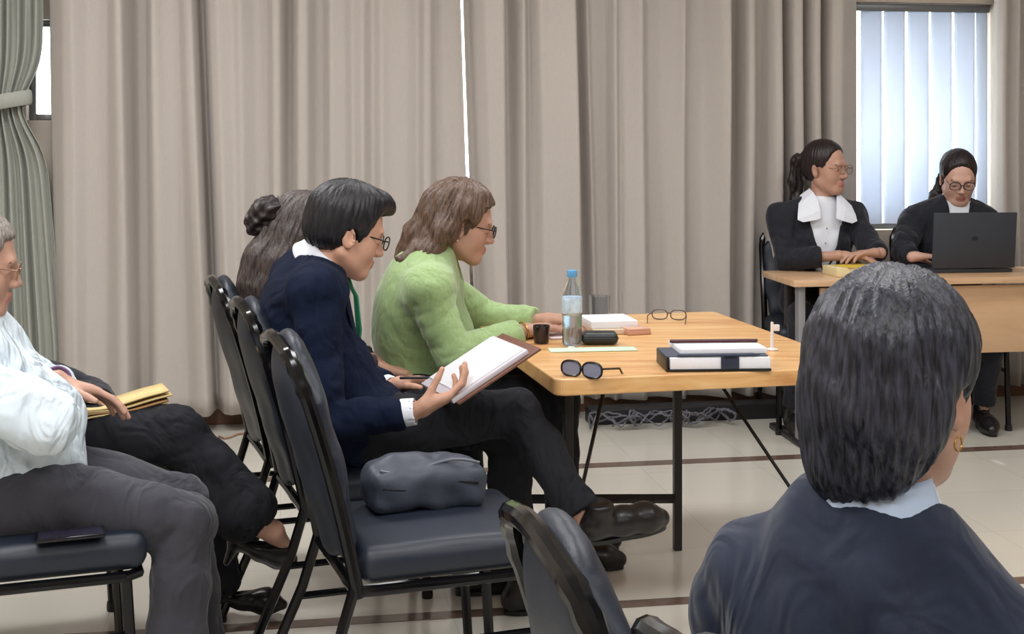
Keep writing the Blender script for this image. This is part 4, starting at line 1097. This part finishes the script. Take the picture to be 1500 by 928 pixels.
# ---------- woman in the green jacket at the table
def woman_green():
    d0 = 4.52; y = D(6)
    P = lambda px, py, d: at(px, py, d)
    J = dict(pel=V(-.30, d0, .58), chest=V(-.315, d0, .855), neck=V(-.255, d0, 1.045), shR=P(628, 428, 4.33), shL=P(640, 415, 4.70))
    J.update(elR=P(664, 520, 4.27), wrR=P(762, 486, 4.42), elL=V(-.10, 4.78, .77), wrL=P(790, 470, 4.66))
    J.update(hipR=V(-.26, d0 - .09, .57), hipL=V(-.27, d0 + .09, .57), knR=V(.15, d0 - .08, .55), knL=V(.15, d0 + .12, .55), anR=V(.17, d0 - .08, .09), anL=V(.17, d0 + .12, .09))
    F = hframe(V(-.172, d0, 1.112), y, D(13), 1.06)
    hands = [dict(s='R', w=P(770, 484, 4.44), d=V(.86, .45, .06), n=V(0, 0, -1), curl=(.32, .35, .38, .42)),
             dict(s='L', w=P(796, 468, 4.66), d=V(.8, -.55, .10), n=V(0, .2, -1), curl=(.5, .55, .6, .6))]
    o = body('person with shoulder length brown hair in a light green jacket writing at the pine table', J, F, V(-.29, d0, 0), hands, True, M_skin2)
    def ext(S):
        S.ell(J['shR'] + V(.0, .0, .012), (.066, .06, .07), None, .03)
    jacket('jacket', J, F, M_green, o, inf=.026, hem=-.12, stop=.95, ai=.020, hole=.058, wr=.0022, bulk=1.05, belly=.03, bust=.035, seed=8, fold=.004, v=(.0, .10, .045, .004), extra=ext, lo=-.012, scoop=.045)
    S = Sdf(); torso(S, J, .012, 1.02, .02, bust=.03); below(S, V(0, 0, -1), V(0, 0, .75)); neckhole(S, J, F, .056); clothes('blouse', S, mat('cream_blouse', (206, 214, 170), .8), o, .006, 0)
    collar(J, F, M_green, o, .070, .040, .10, 'jacket_collar', .5, .014, .005)
    trousers(J, M_blk, o)
    for s in 'LR': shoe('shoe', J['an' + s] * V(1, 1, 0) + V(-.05, 0, .008), J['an' + s] * V(1, 1, 0) + V(.19, .01, .008), V(0, 0, 1), M_shoe, o)
    # hair: full, brushed back to the shoulder
    S = Sdf(); hair_cap(S, F, .016)
    for s in (-1, 1):
        S.chain([F.p(-.01, .078 * s, .06), F.p(-.045, .088 * s, -.02), F.p(-.075, .078 * s, -.10), F.p(-.090, .060 * s, -.150)], [.030, .034, .032, .020], .03)
    S.chain([F.p(-.085, 0, .04), F.p(-.112, 0, -.06), F.p(-.130, 0, -.135), F.p(-.150, -.01, -.165)], [.050, .052, .044, .020], .04)
    S.chain([F.p(-.12, -.06, -.10), F.p(-.150, -.065, -.140), F.p(-.175, -.06, -.135)], [.026, .016, .008], .02)
    S.chain([F.p(.045, -.045, .105), F.p(.064, -.062, .06), F.p(.045, -.074, .02)], [.024, .016, .010], .02)
    S.chain([F.p(.045, .045, .105), F.p(.064, .062, .06), F.p(.045, .074, .02)], [.024, .016, .010], .02)
    face_cut(S, F, .082, .040, .32)
    for s in (-1, 1): S.ell(F.p(.012, .092 * s, -.010), F.r(.024, .022, .036), F.R, .008, 'c')
    finish_hair('hair', S, H_brown, o, F, amp=.0026, seed=2, wr=.002)
    specs('glasses', F.p(.108, 0, .004), F.f, F.l, F.u, M_spec, M_glass, o, tl=.115 * F.s, rx=.025 * F.s, ry=.017 * F.s, half=.033 * F.s, r=.0021)
    strokes(F, o, H_brown)
    mb = MB(); mb.lathe([(.0005, -.004), (.004, 0), (.0005, .004)], F.p(-.004, -.083, -.042), 10); put('earring', mb, mat('pearl', (230, 222, 214), .25), o)
    w = J['wrR']; dd = nrm(J['wrR'] - J['elR']); a = nrm(np.cross(dd, V(0, 0, 1))); b = np.cross(dd, a)
    mb = MB(); mb.tube([w + dd * .012 + a * .029 * math.cos(k / 20 * 2 * math.pi) + b * .029 * math.sin(k / 20 * 2 * math.pi) for k in range(20)], .003, 6, True); put('bracelet', mb, mat('gold', (190, 150, 80), .3, .8), o)
    w = J['wrL']; dd = nrm(J['wrL'] - J['elL']); a = nrm(np.cross(dd, V(0, 0, 1))); b = np.cross(dd, a)
woman_green()

# ---------- woman with the dark bun, mostly hidden behind the reading man
def woman_bun():
    J = dict(pel=V(-.60, 4.42, .60), chest=V(-.715, 4.40, .86), neck=V(-.715, 4.40, 1.0), shR=V(-.67, 4.25, .93), shL=V(-.78, 4.56, .93))
    J.update(elR=V(-.60, 4.22, .70), elL=V(-.66, 4.60, .70), wrR=V(-.42, 4.28, .68), wrL=V(-.46, 4.44, .68))
    J.update(hipR=V(-.55, 4.35, .60), hipL=V(-.58, 4.46, .60), knR=V(-.16, 4.20, .57), knL=V(-.17, 4.32, .57), anR=V(-.13, 4.20, .09), anL=V(-.14, 4.34, .09))
    F = hframe(V(-.670, 4.40, 1.078), FA, D(14), 1.02)
    hands = [dict(s='R', w=J['wrR'], d=V(.9, .3, -.2), n=V(0, 0, -1)), dict(s='L', w=J['wrL'], d=V(.9, -.3, -.2), n=V(0, 0, -1))]
    o = body('person with a dark hair bun and long loose hair, behind the man in navy', J, F, V(-.60, 4.42, 0), hands, True, M_skin)
    jacket('jacket', J, F, mat('plum_grey_blazer', (58, 44, 50), .9, noise=.15, nscale=200, sheen=.2), o, hem=-.12, hole=.06, stop=.93)
    trousers(J, M_blk, o)
    for s in 'LR': shoe('shoe', J['an' + s] * V(1, 1, 0) + V(-.04, 0, .008), J['an' + s] * V(1, 1, 0) + V(.20, .05, .008), V(0, 0, 1), M_shoe, o)
    S = Sdf(); hair_cap(S, F, .018)
    S.chain([F.p(-.08, -.02, .0), F.p(-.115, -.03, -.09), F.p(-.125, -.035, -.17), F.p(-.115, -.035, -.24), F.p(-.10, -.03, -.29)], [.060, .056, .046, .036, .016], .04)
    S.chain([F.p(-.05, -.075, .0), F.p(-.075, -.085, -.09), F.p(-.085, -.08, -.17), F.p(-.07, -.075, -.24)], [.03, .036, .034, .018], .03)
    face_cut(S, F, .075, .045, .3); finish_hair('hair', S, H_long, o, F, amp=.003, seed=12)
    S = Sdf(); S.ell(F.p(-.135, -.01, .055), F.r(.052, .055, .050), F.R, 0); S.ell(F.p(-.155, .0, .02), F.r(.038, .048, .045), F.R, .02); v, f = S.mesh(.004); v = wrinkle(v, f, .004, 60, 4); link('hair_bun', v, f, H_dark, o)
    mb = MB()
    c = F.p(-.115, -.01, .085)
    for k, (dx, dz) in enumerate(((.025, .035), (.0, .03), (-.03, .028), (.04, .022))): mb = MB(); mb.tube([c, c + F.f * dx * .6 + F.u * dz, c + F.f * dx * 1.3 + F.u * dz * .7], [.0012, .001, .0005], 5); put('hair_strand', mb, H_dark, o)
    strokes(F, o, H_dark)
woman_bun()

# ---------- person in the pale blue shirt, left edge
def person_left():
    J = dict(pel=V(-1.19, 3.28, .57), chest=V(-1.275, 3.25, .81), neck=V(-1.30, 3.25, .98), shR=V(-1.30, 3.06, .895), shL=V(-1.345, 3.43, .90))
    J.update(elR=at(72, 618, 3.07), wrR=V(-1.16, 3.33, .70), elL=V(-1.20, 3.50, .755), wrL=at(84, 556, 3.42))
    J.update(hipR=V(-1.16, 3.19, .585), hipL=V(-1.18, 3.37, .59), knR=at(272, 765, 3.27), knL=at(262, 738, 3.50), anR=V(-.80, 3.22, .09), anL=V(-.80, 3.46, .09))
    F = hframe(at(-40, 392, 3.25), FA - .05, D(8), 1.0)
    hands = [dict(s='R', w=V(-1.155, 3.335, .70), d=V(-.5, .8, .1), n=V(-.8, -.5, 0)),
             dict(s='L', w=at(91, 563, 3.43), d=V(.90, .18, -.26), n=V(.2, -.25, -.9), curl=(.3, .32, .36, .4))]
    o = body('person in a pale blue shirt and charcoal trousers seated at the left edge', J, F, V(-1.19, 3.28, 0), hands, skin=M_skin2)
    jacket('shirt', J, F, M_pale, o, inf=.030, hem=-.03, stop=.86, ai=.026, hole=.058, wr=.006, bulk=1.0, belly=.04, seed=21, lo=-.01, fold=.009)
    trousers(J, M_char, o, inf=.014, hem=.03, wr=.004, stop=.97, bulk=1.1)
    collar(J, F, mat('dark_red_scarf', (128, 28, 38), .8, noise=.2, nscale=60), o, .068, .045, .02, 'red_neckband', .6, .024, .006)
    for s in 'LR': shoe('shoe', J['an' + s] * V(1, 1, 0) + V(-.06, 0, .008), J['an' + s] * V(1, 1, 0) + V(.20, .05, .008), V(0, 0, 1), M_shoe, o)
    S = Sdf(); hair_cap(S, F, .012); face_cut(S, F, .080, .045, .3); nape_cut(S, F, -.05)
    for s in (-1, 1): S.ell(F.p(.0, .085 * s, -.02), F.r(.026, .03, .038), F.R, .008, 'c')
    finish_hair('hair', S, hair_mat('grey_hair', (150, 142, 134), (96, 88, 82)), o, F)
    strokes(F, o, H_brown, closed=False)
    specs('glasses', F.p(.104, 0, .004), F.f, F.l, F.u, M_specm, M_glass, o, r=.0016)
    e, w = J['elL'], J['wrL']; dd = nrm(w - e)
    for q, m_, nm, rr in ((.82, M_black, 'watch_strap', .0335), (1.06, mat('purple_beads', (96, 66, 104), .4), 'bead_bracelet', .030)):
        c = lerp(e, w, q); a = nrm(np.cross(dd, V(0, 0, 1))); b = np.cross(dd, a); mb = MB()
        mb.tube([c + a * rr * math.cos(k / 22 * 2 * math.pi) + b * rr * math.sin(k / 22 * 2 * math.pi) for k in range(22)], .005, 6, True); put(nm, mb, m_, o)
person_left()

# ---------- person in black trousers with crossed legs behind, torso out of the frame
def person_crossed():
    J = dict(pel=V(-1.34, 3.83, .58), chest=V(-1.56, 3.82, .78), neck=V(-1.68, 3.80, .95), shR=V(-1.60, 3.64, .86), shL=V(-1.64, 3.98, .80))
    J.update(elR=V(-1.46, 3.62, .66), wrR=V(-1.25, 3.74, .69), elL=at(136, 584, 4.02), wrL=at(150, 592, 3.82))
    J.update(hipR=V(-1.30, 3.75, .59), hipL=V(-1.32, 3.92, .59), knR=at(262, 640, 3.72), knL=at(270, 690, 4.00), anR=at(374, 764, 3.70), anL=V(-.86, 3.98, .09))
    F = hframe(V(-1.72, 3.79, 1.06), FA, D(5), 1.)
    hands = [dict(s='R', w=J['wrR'], d=V(.9, .2, .1), n=V(0, 0, -1)), dict(s='L', w=J['wrL'] , d=V(.75, -.6, -.05), n=V(0, -.3, -.9), curl=(.4, .45, .5, .5))]
    o = body('person in black trousers and pumps with crossed legs, body outside the left edge', J, F, V(-1.34, 3.83, 0), hands, True, M_skin2)
    jacket('jacket', J, F, M_ink, o, hem=-.10, stop=.93, hole=.06, seed=31)
    trousers(J, M_blk, o, inf=.016, hem=.034, stop=.84, seed=9, wr=.004)
    S = Sdf(); hair_cap(S, F, .02); S.chain([F.p(-.08, 0, .0), F.p(-.11, 0, -.10), F.p(-.12, 0, -.16)], [.07, .07, .04], .04); face_cut(S, F, .078, .045, .3); finish_hair('hair', S, H_dark, o, F)
    # bare instep and ankle continue into the pump
    S = Sdf(); S.chain([lerp(J['knR'], J['anR'], .8), J['anR'], at(400, 778, 3.72), at(418, 800, 3.76)], [.036, .033, .027, .02], .02); v, f = S.mesh(.004); link('foot', v, f, M_skin2, o)
    shoe('pump', at(340, 800, 3.69), at(428, 826, 3.78), V(.35, 0, 1), M_shoe, o, pump=True)
    shoe('pump', J['anL'] * V(1, 1, 0) + V(-.03, 0, .062), J['anL'] * V(1, 1, 0) + V(.19, .04, .02), V(0, 0, 1), M_shoe, o, pump=True)
    strokes(F, o, H_dark)
    # the papers
    A, B = at(124, 612, 3.66), at(250, 596, 3.74); x = nrm(B - A); y = nrm(V(-.2, 1, -.05) - x * np.dot(x, V(-.2, 1, -.05))); n = np.cross(x, y); R = np.stack([x, y, n], 1); L_ = np.linalg.norm(B - A)
    pr = root_of('folded_papers', A, 'thick folded bundle of yellowed papers resting on black trousered lap', 'papers')
    m1 = mat('yellowed_paper', (212, 188, 132), .85, noise=.1, nscale=40); m2 = mat('brown_edge_paper', (166, 128, 84), .85)
    for k, (dz, mm, ex, tl) in enumerate(((0., m1, 0, 0), (.007, m2, -.004, .02), (.014, m1, .006, .035), (.021, m1, -.002, .05))):
        mb = MB(); m_ = 12; v = []; f_ = []
        for i in range(m_):
            q = i / (m_ - 1); lift = n * (dz + tl * q * q * .55 + .003 * math.sin(q * 7 + k))
            for j in (0, 1): v.append(A + x * (L_ + ex) * q + y * (.17 * j - .01 * k * 0) + lift)
        for i in range(m_ - 1): f_.append((2 * i, 2 * i + 2, 2 * i + 3, 2 * i + 1))
        s_ = link('sheet_layer', v, f_, mm, pr); md = s_.modifiers.new('t', 'SOLIDIFY'); md.thickness = .005
person_crossed()

# ---------- man seen from behind in the foreground
def man_front():
    a = D(52); f = V(math.cos(a), math.sin(a), 0); l = V(-f[1], f[0], 0)
    J = dict(pel=V(.40, 1.745, .60), chest=V(.425, 1.66, .80), neck=V(.447, 1.655, .985))
    sc = V(.440, 1.65, .853); J['shR'] = sc - l * .165 + V(0, 0, -.050); J['shL'] = sc + l * .165 + V(0, 0, -.012)
    J.update(elR=J['shR'] + V(.10, .06, -.26), elL=J['shL'] + V(.04, .13, -.25)); J['wrR'] = J['elR'] + V(.10, .20, -.02); J['wrL'] = J['elL'] + V(.18, .14, .0)
    hf = V(math.cos(D(18)), math.sin(D(18)), 0); hl = V(-hf[1], hf[0], 0)
    J.update(hipR=J['pel'] - hl * .09, hipL=J['pel'] + hl * .09); J['knR'] = J['hipR'] + hf * .42 + V(0, 0, -.05); J['knL'] = J['hipL'] + hf * .42 + V(0, 0, -.05)
    J['anR'] = J['knR'] * V(1, 1, 0) + hf * .02 + V(0, 0, .09); J['anL'] = J['knL'] * V(1, 1, 0) + hf * .02 + V(0, 0, .09)
    F = hframe(V(.466, 1.655, 1.122), D(42), D(6), 1.01)
    hands = [dict(s=s, w=J['wr' + s], d=V(.8, .5, -.1), n=V(0, 0, -1)) for s in 'LR']
    o = body('person seen from behind in the right foreground, greying dark hair and navy jacket', J, F, V(.40, 1.745, 0), hands, skin=M_skin2, h=.004, wide=1.04)
    jacket('jacket', J, F, M_navy2, o, inf=.024, v=(.0, .34, .055, .004), hem=-.10, h=.006, hole=.058, wr=.006, seed=41, lo=.010, scoop=.074, dirs=[nrm(-l + V(0, 0, 1.2)), nrm(-l + V(0, 0, .6))], bulk=1.04)
    S = Sdf(); torso(S, J, .008); S.cone(J['neck'], F.p(-.016, 0, -.08), .060, .057, .02); below(S, nrm(F.u + V(0, 0, 1)), F.p(0, 0, -.098), .3); S.cone(F.p(-.016, 0, -.11), F.p(-.01, 0, 0), .055, .055, .003, 'c'); below(S, V(0, 0, -1), V(0, 0, .62)); clothes('shirt', S, M_white, o, .005, 0)
    collar(J, F, mat('light_blue_collar', (176, 192, 214), .8), o, .065, .044, .02, tilt=1.6, flare=.012)
    trousers(J, M_navy2, o)
    for s in 'LR': shoe('shoe', J['an' + s] * V(1, 1, 0) - hf * .05 + V(0, 0, .008), J['an' + s] * V(1, 1, 0) + hf * .22 + V(0, 0, .008), V(0, 0, 1), M_shoe, o)
    S = Sdf(); hair_cap(S, F, .017, w=1.02); S.ell(F.p(-.060, 0, -.03), F.r(.060, .070, .075), F.R, .03); S.ell(F.p(-.055, 0, -.085), F.r(.040, .060, .042), F.R, .03)
    for s in (-1, 1): S.ell(F.p(-.045, .062 * s, -.02), F.r(.040, .030, .055), F.R, .03)
    S.ell(F.p(-.040, .054, -.078), F.r(.038, .030, .050), F.R, .03); S.ell(F.p(-.055, .03, -.105), F.r(.03, .035, .03), F.R, .03)
    face_cut(S, F, .078, .050, .25)
    for s in (-1, 1): S.ell(F.p(.005, .092 * s, -.022), F.r(.024, .026, .036), F.R, .008, 'c')
    finish_hair('hair', S, H_grey, o, F, h=.0036, amp=.0018, seed=6, wr=.0011)
    strokes(F, o, H_black)
    mb = MB(); mb.tube([F.p(-.006 + .008 * math.cos(k / 14 * 6.283), -.088, -.05 + .008 * math.sin(k / 14 * 6.283)) for k in range(14)], .0012, 6, True); put('ear_ring', mb, mat('gold', (190, 150, 80), .3, .8), o)
man_front()

# ---------- the two women behind the desk
def woman_collar():
    a = D(-84); f = V(math.cos(a), math.sin(a), 0); l = V(-f[1], f[0], 0)
    ctr = 1.485; dd = 6.64
    J = dict(pel=V(ctr, dd + .02, .60), chest=V(ctr, dd + .02, .89), neck=V(ctr + .018, dd, 1.085)); sc = V(ctr, dd + .01, .99)
    J['shL'] = sc + l * .18; J['shR'] = sc - l * .18
    J.update(elR=at(1152, 380, 6.55), elL=at(1278, 366, 6.52), wrR=at(1228, 374, 6.43), wrL=at(1290, 370, 6.43))
    J.update(hipR=J['pel'] - l * .09, hipL=J['pel'] + l * .09); J['knR'] = V(ctr - .14, dd - .30, .56); J['knL'] = V(ctr + .07, dd - .30, .56); J['anR'] = J['knR'] * V(1, 1, 0) + V(-.02, .10, .09); J['anL'] = J['knL'] * V(1, 1, 0) + V(0, .08, .09)
    F = hframe(V(1.522, dd - .01, 1.232), D(-45), D(2), 1.06)
    hands = [dict(s='R', w=at(1234, 374, 6.42), d=V(.9, -.15, -.06), n=V(0, -.1, -1), curl=(.25, .28, .32, .35)), dict(s='L', w=at(1284, 370, 6.42), d=V(-.85, -.25, .0), n=V(0, -.1, -1), curl=(.3, .3, .35, .4))]
    o = body('person in a navy blazer with a wide white collar and ponytail seated behind the desk', J, F, V(ctr, dd, 0), hands, True, M_skin2)
    jacket('blazer', J, F, M_ink, o, v=(.02, .34, .085, .045), hem=-.1, hole=.06, bust=.03, seed=51, stop=.92)
    S = Sdf(); torso(S, J, .010, bust=.028); neckhole(S, J, F, .052, -.02); below(S, V(0, 0, -1), V(0, 0, .7)); clothes('shirt', S, M_white, o, .006, .001)
    lapels(J, M_ink, o, .09, .33, .085, .04)
    # wide pointed collar laid over the lapels
    u, r, f_ = basis(J); uc = nrm(J['neck'] - J['chest']); fc = nrm(np.cross(uc, r)); n0 = J['neck']
    for s in (-1, 1):
        v = []; fa = []
        prof = [[(-.062, .030, .050), (-.075, .060, .030), (-.070, .085, .012)], [(-.02, .062, .052), (-.02, .088, .030), (-.015, .115, .004)], [(.035, .058, .040), (.045, .095, .012), (.050, .130, -.018)],
                [(.075, .046, .010), (.088, .092, -.022), (.088, .142, -.055)], [(.105, .040, -.030), (.114, .080, -.052), (.108, .146, -.082)], [(.122, .038, -.070), (.126, .070, -.080), (.116, .120, -.092)]]
        for row in prof:
            for (x1, y1, z1) in row: v.append(n0 + fc * (x1 + .012) + r * s * y1 + uc * z1)
        for i in range(len(prof) - 1):
            for k in range(2): fa.append((3 * i + k, 3 * i + k + 1, 3 * i + k + 4, 3 * i + k + 3))
        q = link('shirt_collar', v, fa, M_white, o, smooth=False); md = q.modifiers.new('t', 'SOLIDIFY'); md.thickness = .004
    trousers(J, M_ink, o)
    for s in 'LR': shoe('shoe', J['an' + s] * V(1, 1, 0) + V(0, .05, .008), J['an' + s] * V(1, 1, 0) + V(-.02, -.19, .008), V(0, 0, 1), M_shoe, o)
    S = Sdf(); hair_cap(S, F, .006); face_cut(S, F, .100, .040, .30); nape_cut(S, F, -.06)
    for s in (-1, 1): S.ell(F.p(.005, .085 * s, -.022), F.r(.026, .03, .040), F.R, .008, 'c')
    finish_hair('hair', S, H_dark, o, F, amp=.001)
    S = Sdf(); S.chain([F.p(-.105, 0, .05), F.p(-.150, .0, .03), F.p(-.160, .0, -.06), F.p(-.150, .0, -.15), F.p(-.14, 0, -.22)], [.028, .032, .034, .028, .010], .02); v, f2 = S.mesh(.004); link('ponytail', wrinkle(v, f2, .003, 50, 2), f2, H_dark, o)
    specs('glasses', F.p(.107, 0, .004), F.f, F.l, F.u, M_specm, M_glass, o, tl=.115, rx=.026, ry=.022, r=.0018)
    strokes(F, o, H_dark, closed=False)
    for k in range(3):
        mb = MB(); c = n0 - uc * (.12 + .07 * k) + fc * (.128 + .006 * k); mb.box(c, (.003, .004, .004), None, .001); put('button', mb, M_grey, o)
woman_collar()

def woman_laptop():
    a = D(-94); f = V(math.cos(a), math.sin(a), 0); l = V(-f[1], f[0], 0); ctr = 2.15; dd = 6.74
    J = dict(pel=V(ctr, dd + .02, .60), chest=V(ctr + .01, dd, .88), neck=V(ctr + .025, dd - .03, 1.065)); sc = V(ctr + .01, dd - .01, .965)
    J['shL'] = sc + l * .18; J['shR'] = sc - l * .18
    J.update(elR=at(1322, 368, 6.60), elL=at(1462, 372, 6.62), wrR=at(1336, 376, 6.50), wrL=at(1442, 380, 6.56))
    J.update(hipR=J['pel'] - l * .09, hipL=J['pel'] + l * .09); J['knR'] = V(ctr - .1, dd - .36, .56); J['knL'] = V(ctr + .1, dd - .36, .56); J['anR'] = J['knR'] * V(1, 1, 0) + V(0, .14, .09); J['anL'] = J['knL'] * V(1, 1, 0) + V(0, .14, .09)
    F = hframe(V(ctr + .032, dd - .06, 1.185), D(-97), D(20), 1.04)
    hands = [dict(s='R', w=at(1338, 375, 6.50), d=V(.80, -.12, .0), n=V(0, -.1, -1), curl=(.3, .3, .34, .4)), dict(s='L', w=at(1440, 379, 6.55), d=V(-.8, -.15, 0), n=V(0, 0, -1))]
    o = body('person with glasses in a dark blazer looking down at the open laptop', J, F, V(ctr, dd, 0), hands, True, M_skin3)
    jacket('blazer', J, F, M_ink, o, v=(.0, .30, .052, .01), hem=-.1, hole=.06, bust=.03, seed=61, stop=.93)
    S = Sdf(); torso(S, J, .012, bust=.03); S.cone(J['neck'], F.p(-.016, 0, -.08), .062, .056, .02); below(S, nrm(F.u + V(0, 0, 1)), F.p(0, 0, -.098), .3); S.cone(F.p(-.016, 0, -.11), F.p(-.01, 0, 0), .048, .05, .003, 'c'); below(S, V(0, 0, -1), V(0, 0, .7)); clothes('shirt', S, M_white, o, .006, 0)
    collar(J, F, M_white, o, .060, .042, .06, tilt=.5)
    lapels(J, M_ink, o, .02, .28, .058, .045)
    trousers(J, M_ink, o)
    for s in 'LR': shoe('shoe', J['an' + s] * V(1, 1, 0) + V(0, .05, .008), J['an' + s] * V(1, 1, 0) + V(-.02, -.19, .008), V(0, 0, 1), M_shoe, o)
    S = Sdf(); hair_cap(S, F, .007); face_cut(S, F, .094, .044, .3); nape_cut(S, F, -.06)
    for s in (-1, 1): S.ell(F.p(.005, .085 * s, -.022), F.r(.026, .03, .040), F.R, .008, 'c')
    finish_hair('hair', S, H_dark, o, F, amp=.001)
    S = Sdf(); S.chain([F.p(-.10, 0, .02), F.p(-.12, -.04, -.06), F.p(-.07, -.085, -.13), F.p(-.02, -.085, -.19)], [.03, .034, .030, .014], .02); v, f2 = S.mesh(.004); link('ponytail', wrinkle(v, f2, .003, 50, 3), f2, H_dark, o)
    specs('glasses', F.p(.107, 0, .004), F.f, F.l, F.u, M_spec, M_glass, o, tl=.115, rx=.026, ry=.019, r=.0022)
    strokes(F, o, H_dark)
woman_laptop()
# ------------------------------------------------------------------ light, camera, view
w = bpy.data.worlds.new('World'); scene.world = w; w.use_nodes = True
wn = w.node_tree; bgd = wn.nodes['Background']; bgd.inputs['Color'].default_value = (.93, .97, 1., 1); bgd.inputs['Strength'].default_value = 10.5

def area(name, t, off, z, sx, sy, e, col=(.98, .98, 1.), aim=None):
    L = bpy.data.lights.new(name, 'AREA'); L.shape = 'RECTANGLE'; L.size = sx; L.size_y = sy; L.energy = e; L.color = col
    o = bpy.data.objects.new(name, L); COL.objects.link(o); o.location = tuple(wp(t, off, z))
    d = V(0, 0, -1) if aim is None else nrm(aim - wp(t, off, z))
    o.rotation_euler = Vector(d).to_track_quat('-Z', 'Y').to_euler(); return o
# the hall's ceiling light panels
for t in (-.6, 1.5, 3.6):
    for off in (2.0, 4.4, 7.0):
        area('ceiling_light', t, off, ZC - .03, 1.2, .6, {-.6: 50, 1.5: 31, 3.6: 17}[t])
sun = bpy.data.lights.new('sun', 'SUN'); sun.energy = 3.; sun.angle = .02
so = bpy.data.objects.new('sun', sun); COL.objects.link(so); so.rotation_euler = Vector((.15, -.75, -.65)).to_track_quat('-Z', 'Y').to_euler()
so.location = (1, 12, 8)

cam = bpy.data.cameras.new('camera'); co = bpy.data.objects.new('camera', cam); COL.objects.link(co)
co.location = (0, 0, CAMH); co.rotation_euler = (math.pi / 2, 0, 0)
cam.sensor_width = 36.; cam.lens = 36. * FPX / 1500.; cam.shift_y = (HY - 464.) / 1500.; cam.clip_start = .05
scene.camera = co
vs = scene.view_settings; vs.view_transform = 'Standard'; vs.look = 'None'; vs.exposure = 0.; vs.gamma = 1.; vs.use_curve_mapping = False
for ob in bpy.data.objects:
    if '_o' in ob.keys(): del ob['_o']
